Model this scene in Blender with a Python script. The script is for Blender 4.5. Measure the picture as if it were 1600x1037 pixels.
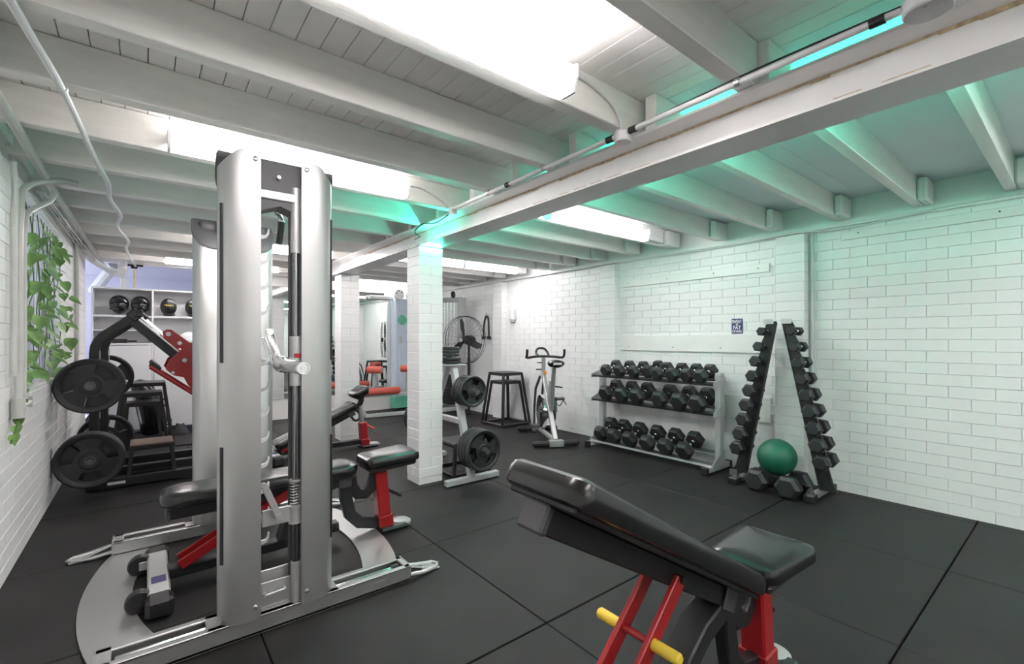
import bpy, math, random
from mathutils import Vector, Matrix
random.seed(7)
for o in list(bpy.data.objects): bpy.data.objects.remove(o)
SC = bpy.context.scene
COL = SC.collection
R = math.radians
PI = math.pi

# ------------------------------------------------------------------ camera, world, exposure
cam_d = bpy.data.cameras.new('camera'); cam = bpy.data.objects.new('camera', cam_d); COL.objects.link(cam)
cam_d.sensor_width = 36.0; cam_d.lens = 36.0*720/1600; cam_d.shift_y = 11.5/1600; cam_d.clip_start = 0.02
cam.location = (0, 0, 1.30); cam.rotation_euler = (R(90), 0, R(-38.465))
SC.camera = cam
W = bpy.data.worlds.new('daylight'); SC.world = W; W.use_nodes = True
W.node_tree.nodes['Background'].inputs[0].default_value = (0.80, 0.84, 1.0, 1)
W.node_tree.nodes['Background'].inputs[1].default_value = 2.2
SC.view_settings.view_transform = 'Standard'; SC.view_settings.look = 'None'
SC.view_settings.gamma = 1.0; SC.view_settings.use_curve_mapping = False
SC.view_settings.exposure = 0.61
LAMP_W = 20.0      # fluorescent diffuser strength
LED_W = 60.0       # green LED tape strength

# ------------------------------------------------------------------ materials (procedural)
def mat(name, col, rough=0.5, metal=0.0, var=0.06, scale=8.0, bump=0.0, bscale=60.0, emit=0.0, coat=0.0, spec=0.5, ani=None):
    m = bpy.data.materials.new(name); m.use_nodes = True
    nt = m.node_tree; b = nt.nodes['Principled BSDF']
    tc = nt.nodes.new('ShaderNodeTexCoord')
    src = tc.outputs['Object']
    if ani:
        mp = nt.nodes.new('ShaderNodeMapping'); mp.inputs['Scale'].default_value = ani
        nt.links.new(src, mp.inputs['Vector']); src = mp.outputs['Vector']
    nz = nt.nodes.new('ShaderNodeTexNoise'); nz.inputs['Scale'].default_value = scale; nz.inputs['Detail'].default_value = 4
    nt.links.new(src, nz.inputs['Vector'])
    rp = nt.nodes.new('ShaderNodeValToRGB')
    c0 = [max(0, c*(1-var)) for c in col[:3]]; c1 = [min(1, c*(1+var)) for c in col[:3]]
    rp.color_ramp.elements[0].color = (*c0, 1); rp.color_ramp.elements[1].color = (*c1, 1)
    rp.color_ramp.elements[0].position = .3; rp.color_ramp.elements[1].position = .7
    nt.links.new(nz.outputs['Fac'], rp.inputs['Fac']); nt.links.new(rp.outputs['Color'], b.inputs['Base Color'])
    b.inputs['Roughness'].default_value = rough; b.inputs['Metallic'].default_value = metal
    b.inputs['Specular IOR Level'].default_value = spec
    if coat: b.inputs['Coat Weight'].default_value = coat; b.inputs['Coat Roughness'].default_value = .15
    if bump:
        n2 = nt.nodes.new('ShaderNodeTexNoise'); n2.inputs['Scale'].default_value = bscale; n2.inputs['Detail'].default_value = 3
        nt.links.new(src, n2.inputs['Vector'])
        bp = nt.nodes.new('ShaderNodeBump'); bp.inputs['Strength'].default_value = bump; bp.inputs['Distance'].default_value = .004
        nt.links.new(n2.outputs['Fac'], bp.inputs['Height']); nt.links.new(bp.outputs['Normal'], b.inputs['Normal'])
    if emit:
        b.inputs['Emission Color'].default_value = (*col[:3], 1); b.inputs['Emission Strength'].default_value = emit
    return m
def emat(name, col, s):
    m = bpy.data.materials.new(name); m.use_nodes = True; nt = m.node_tree
    b = nt.nodes['Principled BSDF']; b.inputs['Base Color'].default_value = (.9, .9, .9, 1)
    b.inputs['Emission Color'].default_value = (*col, 1); b.inputs['Emission Strength'].default_value = s
    return m
M = {}
M['brick'] = mat('white_painted_brick', (.86, .86, .855), .45, var=.02, scale=3, bump=.35, bscale=70)
M['mortar'] = mat('white_painted_mortar', (.80, .80, .78), .6, var=.03, scale=6)
M['paint'] = mat('white_gloss_paint', (.84, .84, .82), .38, var=.03, scale=4, bump=.12, bscale=40)
M['timber'] = mat('white_painted_timber', (.86, .845, .815), .45, var=.05, scale=3, bump=.3, bscale=20, ani=(1, 6, 6))
M['plank'] = mat('white_ceiling_plank', (.88, .86, .84), .5, var=.03, scale=3, bump=.15, bscale=30)
M['sheet'] = mat('white_ceiling_sheet', (.82, .86, .90), .5, var=.02, scale=2)
M['beam'] = mat('white_painted_steel', (.82, .81, .80), .35, var=.04, scale=5, bump=.1)
M['rust'] = mat('flaking_tan_edge', (.52, .40, .27), .8, var=.3, scale=40)
M['rubber'] = mat('black_rubber_mat', (.0180, .0168, .0165), .55, var=.22, scale=2.5, bump=.5, bscale=260, spec=.27)
M['gap'] = mat('dark_floor_gap', (.008, .008, .008), .9)
M['alu'] = mat('satin_aluminium', (.50, .50, .498), .40, .82, var=.02, scale=3, ani=(1, 1, .05))
M['silver'] = mat('silver_powder_coat', (.52, .52, .52), .4, .5, var=.04)
M['chrome'] = mat('polished_chrome', (.80, .80, .80), .10, 1.0, var=.02)
M['shaft'] = mat('dark_polished_shaft', (.30, .30, .31), .14, 1.0, var=.02)
M['steel'] = mat('dull_zinc_steel', (.55, .55, .55), .35, .8, var=.08, scale=20)
M['gunmetal'] = mat('dull_gunmetal', (.16, .16, .165), .4, .7, var=.08)
M['grey'] = mat('light_grey_powder_coat', (.50, .51, .52), .4, .15, var=.04)
M['dark'] = mat('charcoal_plastic', (.075, .072, .078), .45, var=.08)
M['black'] = mat('black_powder_coat', (.018, .017, .018), .38, var=.15)
M['vinyl'] = mat('black_vinyl_upholstery', (.011, .011, .0115), .24, var=.12, bump=.07, bscale=260, coat=.2)
M['rubberdb'] = mat('black_rubber_dumbbell', (.021, .021, .0235), .48, var=.1, scale=14, bump=.12, bscale=120)
M['plate'] = mat('black_rubber_plate', (.022, .022, .024), .42, var=.1, scale=10)
M['red'] = mat('red_powder_coat', (.36, .012, .016), .3, var=.08, coat=.3)
M['redpad'] = mat('salmon_red_foam', (.62, .115, .085), .55, var=.06)
M['yellow'] = mat('yellow_rubber_grip', (.80, .56, .05), .5, var=.06)
M['white'] = mat('white_laminate', (.74, .74, .75), .4, var=.02)
M['pvc'] = mat('grey_white_conduit', (.56, .57, .54), .4, var=.05, scale=12)
M['bluewhite'] = mat('pale_blue_panel', (.62, .70, .82), .35, var=.03)
M['greenpanel'] = mat('mint_green_panel', (.15, .55, .38), .4, var=.03)
M['gold'] = mat('gold_print', (.62, .50, .16), .45, .3)
M['wood'] = mat('brown_plywood', (.17, .10, .075), .5, var=.2, scale=5, ani=(1, 9, 9))
M['navy'] = mat('navy_sign', (.045, .045, .15), .5)
M['signwhite'] = mat('white_print', (.85, .85, .85), .5)
M['leaf'] = mat('green_leaf', (.20, .36, .11), .45, var=.5, scale=9)
M['stem'] = mat('green_stem', (.09, .16, .04), .6)
M['strip'] = mat('pale_window_strip', (.62, .62, .72), .5, var=.1)
M['ball'] = mat('green_rubber_ball', (.008, .115, .065), .45, var=.12, scale=4, bump=.25, bscale=25)
M['glossblack'] = mat('gloss_black_leather', (.010, .010, .011), .12, var=.1, coat=.6)
M['cloth'] = mat('black_nylon', (.018, .018, .020), .6, var=.2, bump=.5, bscale=18)
M['orange'] = mat('orange_knob', (.75, .30, .04), .4)
M['lilac'] = mat('lilac_wall', (.60, .60, .69), .6, var=.03)
M['lamp'] = emat('lit_diffuser', (1.0, .948, .952), LAMP_W)
M['led'] = emat('lit_green_led', (.05, 1.0, .66), LED_W*2.0)
M['led_soft'] = emat('lit_green_led_dimmer', (.05, 1.0, .66), LED_W*.015)
M['led_top'] = emat('lit_green_led_end', (.05, 1.0, .68), LED_W*3.2)
M['tube'] = emat('lit_bare_tube', (1.0, .98, .95), LAMP_W*1.2)
def mirror_mat():
    m = bpy.data.materials.new('silvered_mirror'); m.use_nodes = True; b = m.node_tree.nodes['Principled BSDF']
    b.inputs['Base Color'].default_value = (.86, .88, .87, 1); b.inputs['Metallic'].default_value = 1; b.inputs['Roughness'].default_value = .015
    return m
M['mirror'] = mirror_mat()

# ------------------------------------------------------------------ mesh builder
def frame(d):
    d = Vector(d).normalized(); a = Vector((0, 0, 1)) if abs(d.z) < .9 else Vector((1, 0, 0))
    x = d.cross(a).normalized(); y = x.cross(d).normalized()
    return x, y, d
class MB:
    def __init__(s): s.v = []; s.f = []
    def add(s, v, f):
        n = len(s.v); s.v += [tuple(p) for p in v]; s.f += [tuple(i+n for i in q) for q in f]; return s
    def box(s, a, b, c=0.0, T=None):
        """box between corners a and b, chamfered by c, optionally moved by matrix T"""
        x0, y0, z0 = (min(a[i], b[i]) for i in range(3)); x1, y1, z1 = (max(a[i], b[i]) for i in range(3))
        c = min(c, (x1-x0)*.45, (y1-y0)*.45, (z1-z0)*.45)
        if c <= 0:
            v = [(x, y, z) for z in (z0, z1) for y in (y0, y1) for x in (x0, x1)]
            f = [(0, 2, 3, 1), (4, 5, 7, 6), (0, 1, 5, 4), (2, 6, 7, 3), (0, 4, 6, 2), (1, 3, 7, 5)]
        else:
            v = []; ix = {}
            for i, x in enumerate((x0, x1)):
                for j, y in enumerate((y0, y1)):
                    for k, z in enumerate((z0, z1)):
                        sx, sy, sz = (1-2*i), (1-2*j), (1-2*k)
                        ix[i, j, k] = len(v)
                        v += [(x, y+sy*c, z+sz*c), (x+sx*c, y, z+sz*c), (x+sx*c, y+sy*c, z)]
            I = lambda i, j, k, a: ix[i, j, k]+a
            f = []
            for i in (0, 1): f.append([I(i, j, k, 0) for j, k in ((0, 0), (1, 0), (1, 1), (0, 1))])
            for j in (0, 1): f.append([I(i, j, k, 1) for i, k in ((0, 0), (1, 0), (1, 1), (0, 1))])
            for k in (0, 1): f.append([I(i, j, k, 2) for i, j in ((0, 0), (1, 0), (1, 1), (0, 1))])
            for j in (0, 1):
                for k in (0, 1): f.append([I(0, j, k, 1), I(1, j, k, 1), I(1, j, k, 2), I(0, j, k, 2)])
            for i in (0, 1):
                for k in (0, 1): f.append([I(i, 0, k, 0), I(i, 1, k, 0), I(i, 1, k, 2), I(i, 0, k, 2)])
            for i in (0, 1):
                for j in (0, 1): f.append([I(i, j, 0, 0), I(i, j, 1, 0), I(i, j, 1, 1), I(i, j, 0, 1)])
            for q in ix.values(): f.append([q, q+1, q+2])
        if T is not None: v = [T @ Vector(p) for p in v]
        return s.add(v, f)
    def beam(s, p, q, w, h, c=.004, up=(0, 0, 1)):
        """rectangular bar from p to q, w wide across, h high along up"""
        p, q = Vector(p), Vector(q); d = (q-p); L = d.length; d.normalize(); up = Vector(up)
        x = d.cross(up)
        if x.length < 1e-4: x = d.cross(Vector((1, 0, 0)))
        x.normalize(); u = x.cross(d)
        T = Matrix((( d.x, x.x, u.x, p.x), (d.y, x.y, u.y, p.y), (d.z, x.z, u.z, p.z), (0, 0, 0, 1)))
        return s.box((0, -w/2, -h/2), (L, w/2, h/2), c, T)
    def cyl(s, p, q, r, r2=None, n=16, caps=True):
        p, q = Vector(p), Vector(q); x, y, d = frame(q-p); r2 = r if r2 is None else r2
        v = []
        for c, rr in ((p, r), (q, r2)):
            v += [c+x*math.cos(2*PI*i/n)*rr+y*math.sin(2*PI*i/n)*rr for i in range(n)]
        f = [(i, (i+1) % n, n+(i+1) % n, n+i) for i in range(n)]
        if caps: f += [tuple(range(n-1, -1, -1)), tuple(range(n, 2*n))]
        return s.add(v, f)
    def lathe(s, p, d, prof, n=24, sy=1.0):
        """prof: list of (distance along d, radius)"""
        p = Vector(p); x, y, d = frame(d); v = []
        for a, r in prof: v += [p+d*a+x*math.cos(2*PI*i/n)*r+y*math.sin(2*PI*i/n)*r*sy for i in range(n)]
        f = []
        for k in range(len(prof)-1): f += [(k*n+i, k*n+(i+1) % n, (k+1)*n+(i+1) % n, (k+1)*n+i) for i in range(n)]
        if prof[0][1] > 1e-6: f.append(tuple(range(n-1, -1, -1)))
        if prof[-1][1] > 1e-6: f.append(tuple(range((len(prof)-1)*n, len(prof)*n)))
        return s.add(v, f)
    def sweep(s, pts, prof, up=(0, 0, 1), closed=False):
        """sweep a closed 2D profile [(across, up)] along pts"""
        pts = [Vector(p) for p in pts]; n = len(prof); v = []; N = len(pts); up = Vector(up)
        for i, p in enumerate(pts):
            if closed: t = pts[(i+1) % N]-pts[i-1]
            else: t = (pts[min(i+1, N-1)]-pts[max(i-1, 0)])
            t.normalize(); x = t.cross(up)
            if x.length < 1e-3: x = t.cross(Vector((1, 0, 0)) if abs(t.x) < .9 else Vector((0, 1, 0)))
            x.normalize(); u = x.cross(t)
            k = 1.0
            if 0 < i < N-1:
                a = (pts[i]-pts[i-1]).normalized(); cc = max(.5, a.dot(t)); k = 1/cc
            v += [p+x*a+u*b for a, b in prof]
        f = []
        for i in range(N if closed else N-1):
            j = (i+1) % N
            f += [(i*n+k, i*n+(k+1) % n, j*n+(k+1) % n, j*n+k) for k in range(n)]
        if not closed: f += [tuple(range(n-1, -1, -1)), tuple(range((N-1)*n, N*n))]
        return s.add(v, f)
    def tube(s, pts, r, n=10, up=None, closed=False):
        pts = [Vector(p) for p in pts]
        if up is None:
            e = pts[-1]-pts[0]; dirs = [(pts[i+1]-pts[i]).normalized() for i in range(len(pts)-1)]
            best = None
            for a in ((0, 0, 1), (1, 0, 0), (0, 1, 0)):
                m = max(abs(d.dot(Vector(a))) for d in dirs)
                if best is None or m < best[0]: best = (m, a)
            up = best[1]
        return s.sweep(pts, [(r*math.cos(2*PI*i/n), r*math.sin(2*PI*i/n)) for i in range(n)], up, closed)
    def rtube(s, pts, w, h, up=(0, 0, 1), c=.006):
        a, b = w/2, h/2
        return s.sweep(pts, [(-a+c, -b), (a-c, -b), (a, -b+c), (a, b-c), (a-c, b), (-a+c, b), (-a, b-c), (-a, -b+c)], up)
    def prism(s, poly, a, b, axis='y'):
        """polygon in the plane across axis, extruded from a to b"""
        def P(u, w, t): return {'y': (u, t, w), 'x': (t, u, w), 'z': (u, w, t)}[axis]
        n = len(poly); v = [P(u, w, a) for u, w in poly]+[P(u, w, b) for u, w in poly]
        f = [tuple(range(n)), tuple(range(2*n-1, n-1, -1))]+[(i, n+i, n+(i+1) % n, (i+1) % n) for i in range(n)]
        return s.add(v, f)
    def pad(s, L, Wd, T, r=.02, cr=.04, M4=None, taper=1.0, crown=.006, n=6):
        """upholstered cushion: length along x from 0 to L, centred on y, from z 0 to T; M4 places it"""
        def outline(ins):
            pts = []; c = max(cr-ins, .004)
            for cx, cy, a0 in ((L-ins-c, 1, 0), (ins+c, 1, 90), (ins+c, -1, 180), (L-ins-c, -1, 270)):
                w = (Wd/2)*(1 if cx > L/2 else taper)-ins-c
                for k in range(n+1):
                    a = R(a0+90*k/n); pts.append((cx+c*math.cos(a), cy*w+c*math.sin(a)))
            return pts
        rings = []
        for ins, z in ((r*.6, 0), (r*.15, r*.25), (0, r*.7), (0, T-r*1.1), (r*.3, T-r*.35), (r*.95, T), (r*2.2, T+crown*.6), (min(Wd*.32, r*5), T+crown)):
            rings.append([(x, y, z) for x, y in outline(ins)])
        m = len(rings[0]); v = [p for q in rings for p in q]; f = []
        for k in range(len(rings)-1): f += [(k*m+i, k*m+(i+1) % m, (k+1)*m+(i+1) % m, (k+1)*m+i) for i in range(m)]
        f += [tuple(range(m-1, -1, -1)), tuple(range((len(rings)-1)*m, len(rings)*m))]
        if M4 is not None: v = [M4 @ Vector(p) for p in v]
        return s.add(v, f)
    def ball(s, c, r, n=16, sx=1, sy=1, sz=1):
        v = [(c[0], c[1], c[2]+r*sz)]; k = n//2
        for i in range(1, k):
            t = PI*i/k
            v += [(c[0]+r*sx*math.sin(t)*math.cos(2*PI*j/n), c[1]+r*sy*math.sin(t)*math.sin(2*PI*j/n), c[2]+r*sz*math.cos(t)) for j in range(n)]
        v.append((c[0], c[1], c[2]-r*sz)); f = [(0, 1+j, 1+(j+1) % n) for j in range(n)]
        for i in range(k-2): f += [(1+i*n+j, 1+(i+1)*n+j, 1+(i+1)*n+(j+1) % n, 1+i*n+(j+1) % n) for j in range(n)]
        e = len(v)-1; b = 1+(k-2)*n; f += [(b+j, e, b+(j+1) % n) for j in range(n)]
        return s.add(v, f)
    def mesh(s, name, off=(0, 0, 0), smooth=35):
        me = bpy.data.meshes.new(name)
        me.from_pydata([(p[0]-off[0], p[1]-off[1], p[2]-off[2]) for p in s.v], [], s.f)
        import bmesh
        bm = bmesh.new(); bm.from_mesh(me); bmesh.ops.recalc_face_normals(bm, faces=bm.faces); bm.to_mesh(me); bm.free()
        me.polygons.foreach_set('use_smooth', [True]*len(me.polygons)); me.set_sharp_from_angle(angle=R(smooth))
        return me

def tag(o, label=None, cat=None, group=None, kind=None):
    for k, x in (('label', label), ('category', cat), ('group', group), ('kind', kind)):
        if x: o[k] = x
    return o
def thing(name, label, cat, loc, group=None, rz=0):
    o = bpy.data.objects.new(name, None); COL.objects.link(o); o.location = loc; o.rotation_euler = (0, 0, rz); o.empty_display_size = .1
    return tag(o, label, cat, group)
def part(parent, name, mb, m, label=None, kind=None, local=False, smooth=35):
    """mesh child; mb is in world coordinates unless local"""
    off = (0, 0, 0)
    if not local:
        p = parent; off = Vector((0, 0, 0))
        while p is not None: off = off+p.location; p = p.parent
    o = bpy.data.objects.new(name, mb.mesh(name, off, smooth)); COL.objects.link(o)
    o.data.materials.append(M[m] if isinstance(m, str) else m); o.parent = parent
    return tag(o, label, None, None, kind)
def solo(name, mb, m, label=None, cat=None, group=None, kind=None, smooth=35):
    xs = [p[0] for p in mb.v]; ys = [p[1] for p in mb.v]; zs = [p[2] for p in mb.v]
    off = ((min(xs)+max(xs))/2, (min(ys)+max(ys))/2, min(zs))
    o = bpy.data.objects.new(name, mb.mesh(name, off, smooth)); COL.objects.link(o); o.location = off
    o.data.materials.append(M[m] if isinstance(m, str) else m)
    return tag(o, label, cat, group, kind)
def inst(src, name, loc, parent=None, rz=0, scale=None):
    o = bpy.data.objects.new(name, src); COL.objects.link(o); o.location = loc; o.rotation_euler = (0, 0, rz); o.parent = parent
    if scale: o.scale = scale
    return o
def dup(root, loc, rz=None, label=None):
    def cp(o, p):
        c = o.copy(); COL.objects.link(c); c.parent = p
        for ch in list(o.children): cp(ch, c)
        return c
    c = cp(root, None); c.location = loc
    if rz is not None: c.rotation_euler = (0, 0, rz)
    if label: c['label'] = label
    return c
def arc(c, r, a0, a1, n, f):
    """n+1 points on an arc; f maps (u, w) to a 3D point"""
    return [f(c[0]+r*math.cos(R(a0+(a1-a0)*i/n)), c[1]+r*math.sin(R(a0+(a1-a0)*i/n))) for i in range(n+1)]
def spline(pts, k=6):
    pts = [Vector(p) for p in pts]; out = []
    for i in range(len(pts)-1):
        p0 = pts[max(i-1, 0)]; p1 = pts[i]; p2 = pts[i+1]; p3 = pts[min(i+2, len(pts)-1)]
        for j in range(k):
            t = j/k; out.append(.5*((2*p1)+(p2-p0)*t+(2*p0-5*p1+4*p2-p3)*t*t+(3*p1-p0-3*p2+p3)*t**3))
    out.append(pts[-1]); return out

# ================================================================== THE ROOM
XL, XR, YB, YF, ZJ, ZC = -.59, 4.67, 8.20, -3.6, 2.32, 2.50
BL, BH = .245, .0866     # brick module
brick_cache = {}
def brick_mesh(L, H, D):
    """a brick lying in the YZ plane, its face on +x at x=D, base of the brick at the origin corner"""
    k = (round(L, 3), round(H, 3), round(D, 3))
    if k not in brick_cache:
        c = .0022; b = MB(); j = .0010
        v = [(0, j, j), (0, L-j, j), (0, L-j, H-j), (0, j, H-j), (D-c, j, j), (D-c, L-j, j), (D-c, L-j, H-j), (D-c, j, H-j),
             (D, j+c, j+c), (D, L-j-c, j+c), (D, L-j-c, H-j-c), (D, j+c, H-j-c)]
        f = [(8, 9, 10, 11)]+[(a, (a+1) % 4, 4+(a+1) % 4, 4+a) for a in range(4)]+[(4+a, 4+(a+1) % 4, 8+(a+1) % 4, 8+a) for a in range(4)]
        b.add(v, f); me = b.mesh('brick', smooth=20); me.materials.append(M['brick']); brick_cache[k] = me
    return brick_cache[k]
def lay(parent, rects, place, D=.012, limit=300):
    """rects: (u0, u1, z0, z1, size in view); place(u, z) -> (location, rotation z)"""
    rects = sorted(rects, key=lambda q: -q[4])
    for u0, u1, z0, z1, _ in rects[:limit]:
        loc, rz = place(u0, z0); o = inst(brick_mesh(u1-u0, z1-z0, D), 'brick', Vector(loc)-parent.location, parent, rz)
    rest = MB()
    for u0, u1, z0, z1, _ in rects[limit:]:
        loc, rz = place(u0, z0); me = brick_mesh(u1-u0, z1-z0, D); T = Matrix.Translation(loc) @ Matrix.Rotation(rz, 4, 'Z')
        rest.add([T @ v.co for v in me.vertices], [tuple(p.vertices) for p in me.polygons])
    if rest.v: part(parent, 'brickwork', rest, 'brick', kind='stuff', smooth=20)
def courses(u0, u1, z1, holes=(), start=0.0, near=None):
    out = []; nrow = int(z1/BH+.01)
    for r in range(nrow):
        z0 = r*BH; u = u0-((r % 2)*.5)*BL-start
        while u < u1-.01:
            spans = [(max(u, u0), min(u+BL, u1))]
            for h0, h1, g0, g1 in holes:
                if z0+BH > g0+.01 and z0 < g1-.01:
                    ns = []
                    for a, b in spans:
                        if b <= h0 or a >= h1: ns.append((a, b))
                        else:
                            if a < h0: ns.append((a, h0))
                            if b > h1: ns.append((h1, b))
                    spans = ns
            for a, b in spans:
                if b-a > .03: out.append((a, b, z0, z0+BH, near(.5*(a+b), z0)))
            u += BL
    return out
FWD = (math.sin(R(38.465)), math.cos(R(38.465)))
def seen(x, y, z, face):
    """rough size in the picture of a brick at x, y, z"""
    d = FWD[0]*x+FWD[1]*y
    if d < .3: return 0
    u = 800+720*(FWD[1]*x-FWD[0]*y)/d; v = 530-720*(z-1.3)/d
    if u < -40 or u > 1640 or v < -40 or v > 1080: return 0
    return face/(d*d)
# floor: dark base and one-metre rubber mats
fl = MB().box((XL-.2, YF-.1, -.10), (XR+.2, 11.2, -.02)); floor = solo('floor', fl, 'gap', kind='structure')
xs = [-.64, .40, 1.44, 2.50, 3.53, 4.58, 5.2]; ys = [-3.66, -2.62, -1.57, -.54, .505, 1.56, 2.61, 3.65, 4.70, 5.74, 6.78, 7.82, 8.86, 9.9, 11.0]
mats = {}
for i in range(len(xs)-1):
    for j in range(len(ys)-1):
        x0, x1 = xs[i], min(xs[i+1], XR+.1) if i == len(xs)-2 else xs[i+1]
        g = .002 if j != 4 else .006
        w, l = round(x1-x0-.004, 3), round(ys[j+1]-ys[j]-2*g, 3)
        if (w, l) not in mats:
            me = MB().box((-w/2, -l/2, -.02), (w/2, l/2, 0), .003).mesh('mat'); me.materials.append(M['rubber']); mats[w, l] = me
        o = inst(mats[w, l], 'rubber_mat', Vector(((x0+x1)/2+random.uniform(-.0015, .0015), (ys[j]+ys[j+1])/2, random.uniform(-.0015, 0)))-floor.location, floor)
# right wall with piers
wr = solo('wall_right', MB().box((XR+.0075, YF, 0), (XR+.16, YB+.1, 2.27)), 'mortar', kind='structure')
lay(wr, courses(YF+.1, YB, 2.27, near=lambda y, z: seen(XR, y, z, .7*4.67/max(.1, math.hypot(4.67, y)))), lambda u, z: ((XR+.0085, u+0, z), 0), D=-.0055)
n_p = 0
for y0, y1, top in ((1.585, 1.83, 2.24), (3.70, 3.945, 2.24), (6.02, 6.265, 2.24), (-.75, -.505, 2.24)):
    n_p += 1
    p = solo('trim_%d' % n_p, MB().box((XR-.0965, y0+.004, 0), (XR+.005, y1-.004, top)), 'mortar', kind='structure')
    lay(p, [(y0, y1, r*BH, (r+1)*BH, 1) for r in range(int(top/BH))], lambda u, z: ((XR-.0955, u, z), 0), D=-.0045)
    side = MB()
    for r in range(int(top/BH)): side.box((XR-.098, y0, r*BH+.003), (XR-.004, y0+.02, (r+1)*BH-.003), .003).box((XR-.098, y1-.02, r*BH+.003), (XR-.004, y1, (r+1)*BH-.003), .003)
    part(p, 'brick_returns', side, 'brick', kind='stuff')
# left wall with window opening
WIN = (3.86, 5.68, .965, 2.21); YLE = 7.84
wl = MB()
for a, b, c, d in ((YF, WIN[0], 0, ZC), (WIN[1], YLE, 0, ZC), (WIN[0], WIN[1], 0, WIN[2]), (WIN[0], WIN[1], WIN[3], ZC)):
    wl.box((XL-.16, a, c), (XL-.0075, b, d))
wl = solo('wall_left', wl, 'mortar', kind='structure')
lay(wl, courses(1.2, YLE, 2.34, [(WIN[0]-.001, WIN[1]+.001, WIN[2], WIN[3])], near=lambda y, z: seen(XL, y, z, .59/max(.6, y))), lambda u, z: ((XL-.0085, u, z), 0), D=.0055)
# wall at the back with the mirror, and the bluish store room beyond the shelf
BX = 1.10
wb = solo('wall_back', MB().box((BX, YB, 0), (XR+.1, YB+.14, ZC)), 'paint', kind='structure')
solo('wall_store', MB().box((XL-.9, 10.7, 0), (BX+.6, 10.8, ZC)), 'lilac', kind='structure')
solo('wall_store_right', MB().box((BX, YB+.14, 0), (BX+.1, 10.7, ZC)), 'lilac', kind='structure')
solo('wall_store_left', MB().box((XL-.9, YLE, 0), (XL-.8, 10.7, 1.2)), 'lilac', kind='structure')
solo('wall_store_return', MB().box((XL-.9, YLE, 0), (XL-.16, YLE+.08, ZC)), 'lilac', kind='structure')
solo('wall_front', MB().box((XL-.16, YF-.12, 0), (XR+.16, YF, ZC)), 'paint', kind='structure')
mr = thing('gym_mirror', 'large frameless mirror on the back wall behind the brick pillar', 'mirror', (2.3, YB-.012, .33))
for x0, x1 in ((BX+.04, 2.33), (2.335, 3.58)):
    part(mr, 'mirror_panel', MB().box((x0, YB-.012, .33), (x1, YB-.002, 2.16), .002), 'mirror')
# ceiling: planks on the left of the beam, smooth sheets on the right
ce = solo('ceiling', MB().box((XL-.95, YF-.1, ZC+.012), (XR+.3, 11.0, ZC+.06)), 'gap', kind='structure')
pl = None; PW = .0925; k = 0; x = XL-.05
while x < 2.0:
    if pl is None: pl = MB().box((.0015, 0, 0), (PW-.0015, YB+.3-YF, .014), .0025).mesh('ceiling_plank'); pl.materials.append(M['plank'])
    inst(pl, 'ceiling_plank', Vector((x, YF, ZC+random.uniform(-.0012, .0012)))-ce.location, ce); x += PW
yy = YF
while yy < YB:
    part(ce, 'ceiling_sheet', MB().box((x+.001, yy+.001, ZC), (XR+.3, yy+1.199, ZC+.012)), 'sheet'); yy += 1.2
part(ce, 'store_ceiling', MB().box((XL-.95, YB+.3, ZC-.1), (2.0, 11.0, ZC+.012)), 'lilac')
# joists (each a timber of its own) lapping on the steel beam
def joist(y, x0, x1, t=.075, drop=0):
    j = MB().box((x0, y, ZJ-drop), (x1, y+t, ZC-.0005), .004)
    return j
JL = [-3.1, -2.54, -1.98, -1.42, -.86, -.30, .27, .84, 1.415, 1.985, 2.55, 3.125, 3.69, 4.26, 4.83, 5.40, 5.96, 6.53, 7.10, 7.66, 8.10]
JR = [-2.92, -2.40, -1.87, -1.34, -.82, -.21, .315, .80, 1.32, 1.85, 2.38, 2.905, 3.43, 3.96, 4.48, 5.01, 5.54, 6.06, 6.59, 7.12, 7.64]
n_t = 20
for y in JL: n_t += 1; solo('trim_%d' % n_t, joist(y, XL-.01, 2.09), 'timber', kind='structure')
for y in JR:
    n_t += 1; t = solo('trim_%d' % n_t, joist(y, 1.94, XR-.02, .06), 'timber', kind='structure')
    part(t, 'joist_stub', MB().box((XR-.26, y-.062, ZJ-.005), (XR-.02, y-.002, ZC-.02), .014), 'paint')
n_t += 1; solo('trim_%d' % n_t, MB().box((XR+.03, YF, 2.27), (XR+.12, YB, ZC)), 'paint', kind='structure')       # wall plate
n_t += 1; solo('trim_%d' % n_t, MB().box((XR-.03, YF, 2.262), (XR+.14, YB, 2.282), .004), 'paint', kind='structure')   # ledge
n_t += 1; solo('trim_%d' % n_t, MB().box((XL-.02, YF, 2.36), (XL+.02, YLE, 2.42), .004), 'timber', kind='structure')
# steel beam
bx0, bx1, bz0, bz1 = 1.91, 2.12, 2.14, 2.318; wx = .5*(bx0+bx1); fy = 8.15
I = [(bx0, bz0), (bx1, bz0), (bx1, bz0+.013), (wx+.006, bz0+.02), (wx+.006, bz1-.02), (bx1, bz1-.013), (bx1, bz1), (bx0, bz1), (bx0, bz1-.013), (wx-.006, bz1-.02), (wx-.006, bz0+.02), (bx0, bz0+.013)]
sb = thing('steel_beam', 'long white painted steel I-beam carrying the ceiling joists on brick pillars', 'beam', (wx, 2, bz0))
sb['kind'] = 'structure'
part(sb, 'i_section', MB().prism(I, YF, fy, 'y'), 'beam', smooth=20)
flk = MB(); y = YF
while y < 5.2:
    l = random.uniform(.06, .2); w = random.uniform(.006, .017)
    flk.box((wx-.0075, y, bz1-.022-w), (wx-.0055, y+l, bz1-.019)); 
    if random.random() < .6: flk.box((bx0-.0008, y, bz0+.0105), (bx0+.004, y+l*.7, bz0+.0137))
    y += l
part(sb, 'flaking_paint', flk, 'rust', kind='stuff')
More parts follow.
